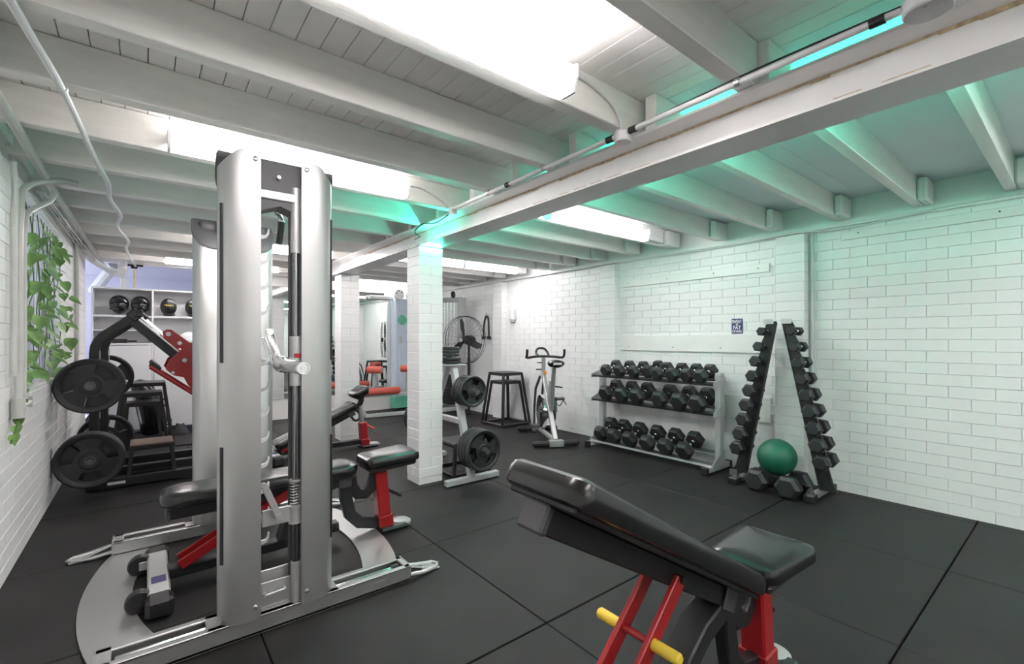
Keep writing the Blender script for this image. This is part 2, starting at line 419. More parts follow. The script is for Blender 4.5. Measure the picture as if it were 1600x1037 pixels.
# brick pillars
def pillar(nm, label, x0, y0, top):
    c = thing(nm, label, 'pillar', (x0+.12, y0+.12, 0)); c['kind'] = 'structure'
    part(c, 'core', MB().box((x0+.003, y0+.003, 0), (x0+.237, y0+.237, top)), 'mortar')
    a = MB().box((0, 0, .002), (.24, .119, BH-.001), .003).mesh('brick', smooth=20); b = MB().box((0, 0, .002), (.119, .24, BH-.001), .003).mesh('brick', smooth=20)
    a.materials.append(M['brick']); b.materials.append(M['brick'])
    n = int(top/BH)
    for r in range(n):
        z = r*BH+(top-n*BH)
        for k in (0, 1):
            me, d = (a, (0, k*.121)) if r % 2 == 0 else (b, (k*.121, 0))
            inst(me, 'brick', (d[0]-.12+random.uniform(-.0015, .0015), d[1]-.12+random.uniform(-.0015, .0015), z), c)
    return c
pillar('brick_pillar', 'white painted brick pillar topped by glowing green light tape', 1.905, 3.73, 2.135)
pillar('brick_pillar', 'white painted brick pillar behind the decline bench', 1.95, 5.97, 2.135)
# green LED tape
led = MB()
for a, b in zip([YF]+[y+.06 for y in JR], JR+[3.6]):
    if a < 3.5 and b-a > .05 and b <= 3.7: led.box((2.103, a+.02, bz1+.001), (2.115, b-.02, bz1+.004))
led2 = MB().box((2.075, YF+.2, bz0+.0155), (2.090, 3.70, bz0+.0185)); led3 = MB().box((wx-.0095, 3.27, 2.168), (wx-.0065, 3.72, 2.178)).box((1.915, 3.722, 2.110), (2.135, 3.7265, 2.119))
L = thing('led_tape', 'glowing green LED tape stuck along the steel beam and pillar top', 'light strip', (wx, 3.7, 2.11))
part(L, 'tape_run', led, 'led_soft'); part(L, 'tape_run', led2, 'led'); part(L, 'tape_run', led3, 'led_top')
# fluorescent battens on the joist faces
def batten(x0, x1, y, label, tail=None, z0=2.299):
    t = thing('fluorescent_light', label, 'ceiling light', ((x0+x1)/2, y-.06, 2.31), 'fluorescent battens on the joists')
    y0, y1, z1 = y-.135, y-.001, z0+.105
    part(t, 'diffuser', MB().prism([(y0+.022, z0), (y1-.050, z0), (y1-.004, z0+.06), (y1-.004, z1-.012), (y0+.004, z1-.012), (y0+.004, z0+.06)], x0+.012, x1-.012, 'x'), 'lamp', smooth=20)
    part(t, 'backplate', MB().box((x0, y0+.055, z1-.014), (x1, y1, z1+.01), .003), 'white')
    for xx in (x0, x1-.012): part(t, 'end_cap', MB().prism([(y0+.018, z0-.004), (y1-.046, z0-.004), (y1, z0+.058), (y1, z1), (y0, z1), (y0, z0+.058)], xx, xx+.012, 'x'), 'white', smooth=20)
    if tail: part(t, 'cable_cover', MB().box((x1, y-.06, 2.33), (tail, y-.002, 2.39), .006), 'white')
batten(-.02, 1.36, 1.415, 'fluorescent batten nearest the junction box with cables trailing to the steel beam')
batten(.09, 1.46, 3.125, 'fluorescent batten on the joist above the silver rack', z0=2.306)
batten(.45, 1.82, 5.96, 'fluorescent batten hidden behind the top of the silver rack')
batten(.19, 1.56, 7.66, 'fluorescent batten over the white shelf unit')
batten(2.62, 3.98, 2.905, 'fluorescent batten above the dumbbell rack with a boxed cable end', 4.32)
batten(2.50, 3.45, 5.54, 'fluorescent batten seen past the left of the near pillar')
batten(3.48, 4.42, 5.54, 'fluorescent batten near the exercise bike wall', 4.58)
batten(.6, 1.97-.1, -.86, 'fluorescent batten behind the foreground bench')
batten(2.62, 3.98, -.21, 'fluorescent batten right of the beam near the front')
batten(2.62, 3.98, -2.40, 'fluorescent batten at the front end, right of the beam')
batten(.3, 1.67, -2.54, 'fluorescent batten at the front end, left of the beam')
bt = thing('fluorescent_tube', 'bare fluorescent tube above the mirror', 'ceiling light', (3.3, YB-.06, 2.30))
part(bt, 'tube', MB().cyl((2.45, YB-.06, 2.33), (3.98, YB-.06, 2.33), .018), 'tube')
part(bt, 'batten', MB().box((2.42, YB-.03, 2.31), (4.01, YB-.003, 2.36), .004), 'white')

# ================================================================== SILVER SMITH RACK (axis: rails along X)
rk = thing('smith_rack', 'tall silver smith rack with rounded aluminium columns, hooks and a chrome bar', 'smith rack', (.48, 3.03, 0))
XN1, XN2 = .395, .562
def dprof(w, d, e=2.5, n=18):
    """half-rounded column section: flat side at 0, bulging to w; d deep"""
    pts = [(0, -d/2)]
    for i in range(n+1):
        t = -PI/2+PI*i/n; c, s_ = math.cos(t), math.sin(t)
        pts.append((.02+(w-.02)*abs(c)**(2/e), (d/2)*(1 if s_ > 0 else -1)*abs(s_)**(2/e)))
    pts.append((0, d/2)); return pts
def rack_side(yc, out):     # out: -1 when the outside faces the camera
    rail = MB(); x0, x1, w, t = -.155, 1.115, .07, .010
    rail.box((x0, yc-w, .004), (x1, yc+w, .016)); rail.box((x0, yc-w, .004), (x1, yc-w+t, .082), .003).box((x0, yc+w-t, .004), (x1, yc+w, .082), .003)
    rail.box((x0, yc-w, .072), (x1, yc-w+.03, .083), .003).box((x0, yc+w-.03, .072), (x1, yc+w, .083), .003)
    for xa, xb in ((x0, x0+.05), (.20, .74), (x1-.03, x1)): rail.box((xa, yc-w, .072), (xb, yc+w, .083), .003)
    rail.box((x0-.006, yc-w, .004), (x0+.004, yc+w, .085), .003).box((x1-.004, yc-w, .004), (x1+.006, yc+w, .085), .003)
    r = part(rk, 'base_rail', rail, 'alu')
    for xa, xb in ((x0+.06, .2), (.74, x1-.04)):
        part(r, 'guide_rod', MB().cyl((xa, yc+.012, .055), (xb, yc+.012, .055), .012).cyl((xa, yc-.018, .05), (xb, yc-.018, .05), .007), 'chrome')
        part(r, 'channel_floor', MB().box((xa, yc-.058, .016), (xb, yc+.058, .022)), 'dark')
    part(r, 'stop_block', MB().cyl((x1-.075, yc+.012, .055), (x1-.035, yc+.012, .055), .02), 'black')
    part(r, 'rail_badge', MB().box((x1-.2, yc+out*(w+.001), .036), (x1-.14, yc+out*(w-.003), .056), .002), 'steel', 'small metal badge on the rail')
    for xe, sg in ((x0, -1), (x1, 1)):
        f = MB(); tip = xe+sg*.20
        f.tube([(xe, yc-.062, .03), (xe+sg*.09, yc-.052, .014), (tip-sg*.02, yc-.03, .009), (tip, yc, .009), (tip-sg*.02, yc+.03, .009), (xe+sg*.09, yc+.052, .014), (xe, yc+.062, .03)], .012, 8, (0, 0, 1))
        f.box((xe+sg*.10, yc-.045, .001), (tip-sg*.004, yc+.035, .008), .002); f.rtube([(xe, yc, .05), (xe+sg*.06, yc, .03), (xe+sg*.12, yc, .008)], .02, .012)
        part(rk, 'foot_bracket', f, 'alu')
    for xi, sg in ((XN1, -1), (XN2, 1)):
        pr = dprof(.155, .175); col = MB(); n = len(pr); v = []
        for k, z in enumerate((.078, None)):
            for a, b in pr:
                zt = 2.12
                if a > .085: zt -= (a-.085)*1.1
                yin = -b*1.0          # b > 0 is outside
                if yin > -.03: zt = min(zt, 2.10-(yin+.03)*1.55)
                v.append((xi+sg*a, yc+out*b, z if k == 0 else zt))
        col.add(v, [tuple(range(n)), tuple(range(2*n-1, n-1, -1))]+[(i, (i+1) % n, n+(i+1) % n, n+i) for i in range(n)])
        c = part(rk, 'column', col, 'alu', smooth=50)
        # dark slanted cap on the inner half, seen from inside the rack
        cap = MB(); v = []; pr2 = dprof(.165, .185)
        for dz in (-.012, .010):
            for a, b in pr2:
                yin = -b; zt = 2.10-(max(yin, -.03)+.03)*1.55
                v.append((xi+sg*(a-.003), yc+out*(b if b < .03 else .03), zt+dz))
        cap.add(v, [tuple(range(n)), tuple(range(2*n-1, n-1, -1))]+[(i, (i+1) % n, n+(i+1) % n, n+i) for i in range(n)])
        cap.box((xi+sg*.0, yc-out*.02, 2.0), (xi+sg*.12, yc+out*.03, 2.10), .02)
        part(c, 'top_cap', cap, 'dark', smooth=50)
        for za, zb in ((1.20, 1.88), (.34, .84)):
            part(c, 'slot_insert', MB().cyl((xi+sg*.1405, yc+out*.045, za), (xi+sg*.1405, yc+out*.045, zb), .0095, n=14), 'black', 'black slot strip on the column')
        for zz in (2.085, .135): part(c, 'bolt', MB().lathe((xi+sg*.022, yc+out*.0875, zz), (0, out, 0), [(0, .010), (.004, .010), (.006, .007), (.006, 0)], 12), 'steel')
    # dark plastic bridge at the top with an arched underside
    br = [(XN1-.02, 2.105), (XN2+.02, 2.105), (XN2+.02, 1.855), (XN2-.03, 1.885), (.5*(XN1+XN2), 1.905), (XN1+.03, 1.885), (XN1-.02, 1.855)]
    b = part(rk, 'top_bridge', MB().prism(br, yc-out*.05, yc+out*.055, 'y'), 'dark', smooth=20)
    part(b, 'bridge_bar', MB().box((XN1, yc+out*.05, 1.928), (XN2-.02, yc+out*.066, 1.968), .004), 'silver', 'pale silver bar across the bridge')
    part(b, 'bridge_pin', MB().cyl((.47, yc+out*.05, 2.03), (.47, yc+out*.075, 2.03), .008), 'steel')
    rx, ry = .545, yc+out*.045
    g = part(rk, 'guide_shaft', MB().cyl((rx, ry, .10), (rx, ry, 1.99), .0145, n=20), 'shaft')
    part(g, 'shaft_backing', MB().box((rx-.026, ry-out*.03, .2), (rx+.02, ry-out*.022, 1.9), .003), 'dark')
    part(g, 'upper_sleeve', MB().cyl((rx, ry, 1.70), (rx, ry, 2.0), .021, n=20), 'silver'); part(g, 'lower_sleeve', MB().cyl((rx, ry, .085), (rx, ry, .27), .021, n=20), 'silver')
    hx = rx; ca = part(rk, 'bar_carriage', MB().cyl((hx, ry, 1.085), (hx, ry, 1.315), .025, n=20).box((.47, ry-.02, 1.165), (hx, ry+.02, 1.215), .004), 'silver')
    part(ca, 'warning_sticker', MB().box((hx-.012, ry+out*.0255, 1.215), (hx+.018, ry+out*.0235, 1.235)), 'red', 'small red sticker')
    sp = []; 
    for i in range(8*11+1): a = 2*PI*i/11; sp.append((hx+.021*math.cos(a), ry+.021*math.sin(a), .535+.105*i/88))
    st = part(rk, 'safety_stop', MB().lathe((hx, ry, .45), (0, 0, 1), [(0, .03), (.008, .03), (.008, .026), (.07, .026), (.07, .03), (.08, .03), (.085, .016)], 20).box((XN1+.01, ry-.008, .46), (hx, ry+.004, .535), .003), 'silver')
    part(st, 'buffer_spring', MB().tube(sp, .0035, 6, (0, 0, 1)), 'chrome'); part(st, 'spring_cap', MB().cyl((hx, ry, .642), (hx, ry, .65), .028, n=20), 'silver')
    part(st, 'release_link', MB().beam((XN1+.012, ry+out*.03, .66), (XN1+.075, ry+out*.03, .50), .008, .028, .003, (1, 0, 0)).cyl((XN1+.012, ry+out*.024, .655), (XN1+.012, ry+out*.042, .655), .012).cyl((XN1+.073, ry+out*.024, .505), (XN1+.073, ry+out*.042, .505), .012), 'silver')
    part(rk, 'foot_plate', MB().box((XN1-.005, yc+out*.02, .084), (XN2+.005, yc+out*.026, .20), .002).box((XN1-.005, yc-out*.02, .18), (XN2-.02, yc-out*.03, .235), .002).cyl((.42, yc+out*.045, .15), (.50, yc+out*.045, .155), .006).cyl((.42, yc+out*.02, .15), (.42, yc+out*.05, .15), .006).cyl((.50, yc+out*.02, .155), (.50, yc+out*.05, .155), .006), 'silver')
    hp = part(rk, 'hook_plate', MB().box((XN1-.004, yc-out*.03, .30), (XN1+.012, yc-out*.018, 1.86), .002), 'silver')
    hk = [(0, .018), (.0, -.012), (.018, -.014), (.036, -.006), (.046, .012), (.047, .034), (.042, .036), (.039, .018), (.030, .006), (.016, .004)]
    me = MB().prism(hk, -.006, .006, 'y').mesh('hook', smooth=20); me.materials.append(M['white'])
    for k in range(13): o = inst(me, 'hook', Vector((XN1+.006, yc-out*.024, 1.775-.117*k))-rk.location, hp)
rack_side(2.352, -1); rack_side(3.705, 1)
# curved floor plates joining the rails at both ends
def floor_plate(outer, inner):
    n = len(outer); b = MB(); v = [(x, y, z) for z in (.003, .011) for x, y in outer+inner[::-1]]; m = 2*n
    f = [(i, i+1, m-2-i, m-1-i) for i in range(n-1)]; f += [tuple(m+q for q in p[::-1]) for p in f]
    f += [(i, (i+1) % m, m+(i+1) % m, m+i) for i in range(m)]
    return b.add(v, f)
def qarc(xe, xm, y0, y1, n=16): return [(xe+(xm-xe)*math.sin(PI*i/n)**.8 if 0 < i < n else xe, y0+(y1-y0)*i/n) for i in range(n+1)]
part(rk, 'floor_plate', floor_plate(qarc(-.155, -.255, 2.40, 3.66), qarc(.09, -.055, 2.42, 3.64)), 'alu'); part(rk, 'floor_plate', floor_plate(qarc(1.10, 1.225, 2.40, 3.66), qarc(.90, 1.035, 2.42, 3.64)), 'alu')
# chrome bar with loading sleeves and hook levers
bx, bz = .470, 1.19
bar = part(rk, 'barbell', MB().cyl((bx, 2.15, bz), (bx, 3.9, bz), .0145), 'chrome')
for yo, sg in ((2.24, -1), (3.815, 1)):
    part(bar, 'loading_sleeve', MB().lathe((bx, yo, bz), (0, sg, 0), [(0, .02), (.01, .036), (.05, .036), (.07, .029), (.12, .027), (.365, .0265), (.375, .024), (.375, .019), (.368, .018), (.368, .008), (.372, .008), (.372, 0)], 24), 'chrome')
    part(bar, 'hook_lever', MB().beam((bx-.055, yo+sg*.035, bz+.15), (bx-.012, yo+sg*.01, bz+.01), .012, .034, .004, (1, 0, 0)).beam((bx-.065, yo-sg*.02, bz+.12), (bx-.02, yo-sg*.03, bz), .02, .024, .004, (1, 0, 0)).cyl((bx-.052, yo+sg*.02, bz+.142), (bx-.052, yo+sg*.05, bz+.142), .014).lathe((bx, yo-.05*sg, bz), (0, sg, 0), [(0, .016), (.005, .03), (.045, .03)], 20), 'chrome')
for yo, sg in ((2.40, 1), (3.65, -1)):
    p = part(rk, 'pull_up_handle', MB().tube(spline([(.44, yo, 1.93), (.47, yo+sg*.10, 1.955), (.52, yo+sg*.20, 1.955), (.555, yo+sg*.24, 1.93), (.556, yo+sg*.245, 1.90)], 5), .014, 12, (1, 0, 0)), 'chrome')
    part(p, 'grip', MB().tube([(.557, yo+sg*.244, 1.915), (.556, yo+sg*.25, 1.88), (.548, yo+sg*.255, 1.80)], .017, 12), 'black', 'black rubber grip')

# ================================================================== ADJUSTABLE BENCHES (local x: rear foot 0 -> front foot 1.3)
def bench(label, loc, pivot, angle, pad_len, seat, decline=False, cr=.05):
    b = thing('adjustable_bench', label, 'bench', loc, 'adjustable benches')
    P = lambda n, mb, m, par=b, **k: part(par, n, mb, m, local=True, **k)
    # floor frame: rear cross foot with wheels, spine, front foot
    x0 = .22 if decline else 0.0
    rf = P('rear_foot', MB().box((-.045, -.27, .035), (.045, .27, .095), .008), 'silver')
    for s in (-1, 1):
        P('end_cap', MB().box((-.055, s*.26, .0), (.055, s*.36, .10), .02), 'black', rf)
        P('wheel', MB().lathe((-.075, s*.20, .055), (0, s, 0), [(0, .02), (.002, .05), (.012, .056), (.04, .056), (.05, .05), (.052, .02), (.06, .018)], 20), 'black', rf)
        P('axle_plate', MB().box((-.08, s*.19, .035), (-.03, s*.196, .08), .002), 'silver', rf)
    P('badge', MB().box((-.03, -.16, .0955), (.03, -.08, .0965)), 'navy', rf)
    for ch in [rf]: ch.location.x = x0
    P('spine', MB().rtube([(x0+.04, 0, .07), (.55, 0, .075), (.92, 0, .10)] if not decline else [(x0+.04, 0, .07), (.7, 0, .07), (1.24, 0, .07)], .075, .055), 'black')
    if decline: P('pad_prop', MB().beam((.62, 0, .08), (.80, 0, .36), .06, .05, .004), 'black'); P('head_curve', MB().rtube(spline([(1.06, 0, .47), (1.14, 0, .49), (1.19, 0, .54), (1.20, 0, .62)], 4), .06, .045, (0, 1, 0)), 'black')
    arch = [(.42, 0, .085)]+[(.62+.0, 0, .10)]+arc((.92, .16), .24, 180, 90, 10, lambda u, w: (u, 0, w-.02))[2:]+[(1.04, 0, .385), (1.10, 0, .37)]
    if not decline: P('main_arch', MB().rtube([(.60, 0, .10), (.63, 0, .20), (.69, 0, .29), (.78, 0, .35), (.90, 0, .385), (1.02, 0, .39)], .07, .095, (0, 1, 0)), 'black')
    if not decline: P('neck_loop', MB().rtube([(1.00, 0, .42), (1.015, 0, .33), (1.05, 0, .275), (1.10, 0, .265), (1.145, 0, .30), (1.17, 0, .37), (1.18, 0, .43)], .07, .045, (0, 1, 0)), 'black')
    if not decline: P('front_arch', MB().rtube([(.97, 0, .38), (.975, 0, .26), (1.0, 0, .15), (1.06, 0, .085), (1.16, 0, .06), (1.26, 0, .055)], .075, .05, (0, 1, 0)), 'black')
    po = P('front_post', MB().beam((1.235, 0, .03), (1.20 if not decline else 1.215, 0, .40 if not decline else .30), .095, .085, .008, (1, 0, 0)), 'red', label='red front post')
    P('post_shoe', MB().beam((1.238, 0, .02), (1.232, 0, .10), .11, .10, .006, (1, 0, 0)), 'red', po); P('foot_pad', MB().box((1.18, -.10, 0), (1.38, .10, .03), .012), 'black', po)
    P('foot_cap', MB().lathe((1.36, 0, .002), (0, 0, 1), [(0, .07), (.02, .07), (.03, .055), (.03, 0)], 20), 'silver', po)
    P('pull_pin', MB().cyl((1.25, 0, .27), (1.36, 0, .20), .013), 'black' if not decline else 'redpad', po)
    P('seat_strut', MB().cyl((1.21, 0, .38 if not decline else .28), (1.235 if not decline else 1.18, 0, seat[2]-.05 if not decline else .50), .028), 'steel')
    # backrest
    T = Matrix.Translation((pivot[0], 0, pivot[1])) @ Matrix.Rotation(R(180), 4, 'Z') @ Matrix.Rotation(R(-angle), 4, 'Y')
    bk = P('backrest', MB().pad(pad_len, .285, .068, .024, cr, T, taper=.94), 'vinyl')
    P('pad_board', MB().box((.03, -.115, -.014), (pad_len-.03, .115, .003), .004, T), 'black', bk)
    P('pad_frame', MB().box((.06, -.041, -.080), (pad_len-.03, .041, -.014), .005, T), 'black', bk)
    P('frame_end_cap', MB().box((pad_len-.05, -.043, -.083), (pad_len-.024, .043, -.012), .006, T), 'dark', bk)
    [P('pivot_bracket', MB().box((.04, s*.045, -.085), (.12, s*.055, -.01), .003, T), 'dark', bk) for s in (-1, 1)]
    P('pivot_ring', MB().tube([T @ Vector((.02+.048*math.cos(a), -.068, -.125+.068*math.sin(a))) for a in [2*PI*i/20 for i in range(20)]], .014, 8, (0, 1, 0), True), 'black', bk)
    # red ladder struts with the grip rod
    top = T @ Vector((pad_len*.40, 0, -.05)); foot = Vector((.09, 0, .11)) if not decline else Vector((.30, 0, .09))
    ld = P('ladder_strut', MB().beam(top+Vector((0, .049, 0)), foot+Vector((0, .049, 0)), .016, .052, .003, (1, 0, 0)).beam(top+Vector((0, -.049, 0)), foot+Vector((0, -.049, 0)), .016, .052, .003, (1, 0, 0)), 'red', label='pair of red ladder struts')
    P('strut_bolt', MB().cyl(top+Vector((0, -.064, 0)), top+Vector((0, .064, 0)), .012), 'black', ld)
    mid = top.lerp(foot, .28 if angle > 5 else .45)
    P('grip_rod', MB().cyl(mid+Vector((0, -.06, 0)), mid+Vector((0, .06, 0)), .011), 'red', ld)
    for s in (-1, 1): P('rod_grip', MB().lathe(mid+Vector((0, s*.052, 0)), (0, s, 0), [(0, .0165), (.082, .0165), (.088, .012), (.088, 0)], 16), 'yellow', ld, label='yellow rubber grip')
    # seat
    S = Matrix.Translation((seat[0], 0, seat[2]-.062)) @ Matrix.Rotation(R(-seat[3]), 4, 'Y')
    se = P('seat', MB().pad(seat[1], .30, .062, .022, .055, S, taper=.86), 'vinyl')
    P('seat_board', MB().box((.02, -.11, -.035), (seat[1]-.02, .11, 0), .012, S), 'black', se)
    return b
bench('black flat bench with red struts standing inside the silver rack', (.05, 3.04, 0), (1.035, .432), 0.0, 1.03, (1.075, .375, .515, 2.5), cr=.10)
bench('black incline bench with red ladder and yellow grips in the open foreground', (.645, .815, 0), (1.005, .418), 29.2, 1.078, (1.065, .37, .485, 1.0))
bench('black bench set to decline beside the far brick pillar', (.84, 5.5, 0), (1.12, .50), -24.0, .95, (1.09, .20, .66, 30), decline=True)

# ================================================================== PLATES, LEG PRESS, PLATE TREE
def plate_meshes(r, t):
    """tri-grip rubber plate, axis along y, front face at y=0, back at y=t"""
    n = 48; b = MB(); gr = []
    rings = [(0, r*.94, 0.004), (0, r*.99, .010), (0, r, t*.35), (0, r, t*.7), (0, r*.985, t-.004), (0, r*.93, t)]
    # body with three grip holes: build annular sectors
    hub, hin, hout = r*.28, r*.44, r*.78
    def ring(rr, y): return [(rr*math.cos(2*PI*i/n), y, rr*math.sin(2*PI*i/n)) for i in range(n)]
    prof = [(hout+.02*r, .012), (r*.86, .004), (r*.95, .001), (r, .008), (r, t-.008), (r*.95, t-.001), (r*.86, t-.004), (hout+.02*r, t-.010)]
    v = []; 
    for rr, y in prof: v += ring(rr, y)
    f = []; K = len(prof)
    for k in range(K): k2 = (k+1) % K; f += [(k*n+i, k*n+(i+1) % n, k2*n+(i+1) % n, k2*n+i) for i in range(n)]
    b.add(v, f)
    # web between hub and rim, open at the three grips
    prof2 = [(.026, .004), (hub, .004), (hub*1.15, .012), (hin, .013), (hout+.03*r, .013)]
    for i in range(n):
        a = (i % 16)
        hole = 4 <= a <= 11
        a0, a1 = 2*PI*i/n, 2*PI*(i+1)/n; q = 2*PI/12
        P = lambda rr, an, y: (rr*math.cos(an+q), y, rr*math.sin(an+q))
        rads = [(.026, .004), (hub, .004), (hub*1.15, .012), (hin*(1.0 if 5 <= a <= 10 else 1.06), .013)]
        if not hole: rads.append((hout+.03*r, .013))
        for (ra, ya), (rb, yb) in zip(rads[:-1], rads[1:]):
            b.add([P(ra, a0, ya), P(ra, a1, ya), P(rb, a1, yb), P(rb, a0, yb), P(ra, a0, t-ya), P(ra, a1, t-ya), P(rb, a1, t-yb), P(rb, a0, t-yb)], [(0, 1, 2, 3), (7, 6, 5, 4)])
        if hole: 
            rb = rads[-1][0]; b.add([P(rb, a0, .013), P(rb, a1, .013), P(rb, a1, t-.013), P(rb, a0, t-.013)], [(0, 1, 2, 3)])
        else:
            prv, nxt = ((a-1) % 16), ((a+1) % 16)
            for cond, an in ((4 <= prv <= 11, a0), (4 <= nxt <= 11, a1)):
                if cond: b.add([P(hin, an, .013), P(hout+.03*r, an, .013), P(hout+.03*r, an, t-.013), P(hin, an, t-.013)], [(0, 1, 2, 3)])
    me = b.mesh('rubber', smooth=30); me.materials.append(M['plate'])
    h = MB(); ri, ro = .0262, .036
    v = []; 
    for rr, y in ((ri, 0.001), (ro, .001), (ro, .005), (ro, t-.005), (ro, t-.001), (ri, t-.001)): v += ring(rr, y)
    h.add(v, [(k*n+i, k*n+(i+1) % n, ((k+1) % 6)*n+(i+1) % n, ((k+1) % 6)*n+i) for k in range(6) for i in range(n)])
    hm = h.mesh('hub_ring', smooth=30); hm.materials.append(M['gunmetal'])
    return me, hm
PL = {}
def plate(loc, r, t, label, group, rx=None, spin=0.0):
    """loc: centre of the front (-y) face"""
    k = (r, t)
    if k not in PL: PL[k] = plate_meshes(r, t)
    o = thing('weight_plate', label, 'weight plate', loc, group)
    if rx is not None: o.rotation_euler = rx
    a = inst(PL[k][0], 'rubber_disc', (0, 0, 0), o); a.rotation_euler = (0, spin, 0)
    inst(PL[k][1], 'hub_ring', (0, 0, 0), o); return o
# ---- leg press: frame in the XZ plane, rails along X
lp = thing('leg_press', 'black steel leg press with a red carriage on chrome guide rods', 'leg press', (.3, 5.75, 0))
for y in (5.31, 5.76, 6.20): part(lp, 'base_rail', MB().box((-.40, y-.032, .012), (.86, y+.032, .088), .006), 'black')
part(lp, 'maker_sticker', MB().box((-.26, 5.2775, .04), (-.14, 5.2785, .064)), 'signwhite', 'small white sticker')
for x in (-.36, .81): part(lp, 'cross_rail', MB().box((x-.035, 5.31, .012), (x+.035, 6.20, .086), .006), 'black')
for y, dx in ((5.50, 0), (5.98, .04)):
    up = [(-.36+dx, y, .05), (-.36+dx, y, 1.18)]+[(-.36+dx+.16*(1-math.cos(a)), y, 1.18+.2*math.sin(a)) for a in (.3, .6, .9, 1.15)]+[(-.15+dx, y, 1.46), (-.055+dx, y, 1.545)]
    u = part(lp, 'upright', MB().rtube(up, .065, .065, (0, 1, 0)), 'black')
    part(u, 'chrome_seam', MB().cyl((-.318+dx, y-.034, .6), (-.318+dx, y-.034, 1.2), .003), 'steel')
    for z, zz in ((.915, 1), (.30, 2)):
        yy = -1 if y < 5.7 else 1
        part(u, 'plate_horn', MB().cyl((-.36+dx, y, z), (-.36+dx, y+yy*.42, z), .0245).lathe((-.36+dx, y+yy*.03, z), (0, yy, 0), [(0, .05), (.012, .05)], 20), 'gunmetal')
    part(lp, 'incline_beam', MB().beam((-.10+dx, y, 1.47), (.76+dx, y, .60), .06, .075, .006), 'black'); part(lp, 'guide_rod', MB().cyl((-.085+dx, y-.005, 1.525), (.74, y-.005, .695), .027, n=20), 'chrome')
    part(lp, 'rod_clamp', MB().beam((-.115+dx, y, 1.56), (-.045+dx, y, 1.49), .085, .095, .01), 'black')
    part(lp, 'lower_rod', MB().cyl((.03, y-.07, 1.045), (.70, y-.07, .495), .018), 'red', 'red support tube')
    part(lp, 'stop_catch', MB().box((.02, y-.06, 1.03), (.12, y+.05, 1.07), .006, Matrix.Translation((.07, 0, 1.05)) @ Matrix.Rotation(R(45), 4, 'Y') @ Matrix.Translation((-.07, 0, -1.05))), 'black')
part(lp, 'top_beam', MB().box((-.085, 5.44, 1.505), (-.02, 6.05, 1.575), .008), 'black')
ca = part(lp, 'carriage', MB().prism([(.145, 1.02), (.175, 1.10), (.30, 1.25), (.36, 1.27), (.62, 1.20), (.62, .70), (.45, .70), (.36, .80), (.30, .93), (.20, .96)], 5.425, 5.455, 'y').prism([(.145, 1.02), (.175, 1.10), (.30, 1.25), (.36, 1.27), (.62, 1.20), (.62, .70), (.45, .70), (.36, .80), (.30, .93), (.20, .96)], 6.03, 6.06, 'y').box((.33, 5.44, .95), (.37, 6.05, 1.25), .005), 'red', 'red steel carriage')
for y in (5.40, 6.08):
    part(ca, 'carriage_arm', MB().prism([(.12, 1.36), (.15, 1.395), (.19, 1.39), (.34, 1.26), (.30, 1.20), (.22, 1.22), (.13, 1.31)], y-.012, y+.012, 'y'), 'red')
    part(ca, 'roller', MB().cyl((.165, y-.025, 1.35), (.165, y+.025, 1.35), .02).cyl((.25, y-.02, 1.265), (.25, y+.02, 1.265), .018).cyl((.29, y-.0, 1.10), (.29, y+.06, 1.10), .02).cyl((.20, y-.01, .985), (.20, y+.05, .985), .014), 'steel')
part(ca, 'carriage_horn', MB().cyl((.42, 5.42, 1.10), (.42, 5.05, 1.10), .0245).cyl((.42, 6.06, 1.10), (.42, 6.45, 1.10), .0245), 'chrome')
part(ca, 'shoulder_pad', MB().box((.55, 5.55, .95), (.66, 5.95, 1.2), .03), 'vinyl')
for y in (5.50, 5.98): part(lp, 'front_post', MB().box((.72, y-.03, .05), (.79, y+.03, .66), .006), 'black')
part(lp, 'seat_pad', MB().pad(.30, .40, .07, .02, .05, Matrix.Translation((.52, 5.75, .30)) @ Matrix.Rotation(R(-10), 4, 'Y')), 'vinyl'); part(lp, 'seat_stem', MB().box((.62, 5.71, .05), (.68, 5.79, .33), .006), 'black')
plate((-.36, 5.125, .915), .225, .045, 'large black plate on the upper front horn of the leg press, outer one', 'plates on the leg press', spin=.75)
plate((-.36, 5.175, .915), .225, .045, 'large black plate on the upper front horn of the leg press, inner one', 'plates on the leg press', spin=.75+1.047)
for k, w in enumerate(('outermost', 'middle', 'innermost')): plate((-.36, 5.10+.05*k, .305), .225, .045, 'large black plate on the lower front horn of the leg press, %s of three' % w, 'plates on the leg press', spin=1.0+.85*k)
for k, w in enumerate(('inner', 'outer')):
    plate((-.32, 6.20+.05*k, .915), .225, .045, 'large black plate on the upper rear horn of the leg press, %s one' % w, 'plates on the leg press', spin=.2)
    plate((-.32, 6.24+.05*k, .30), .225, .045, 'large black plate on the lower rear horn of the leg press, %s one' % w, 'plates on the leg press', spin=.7)
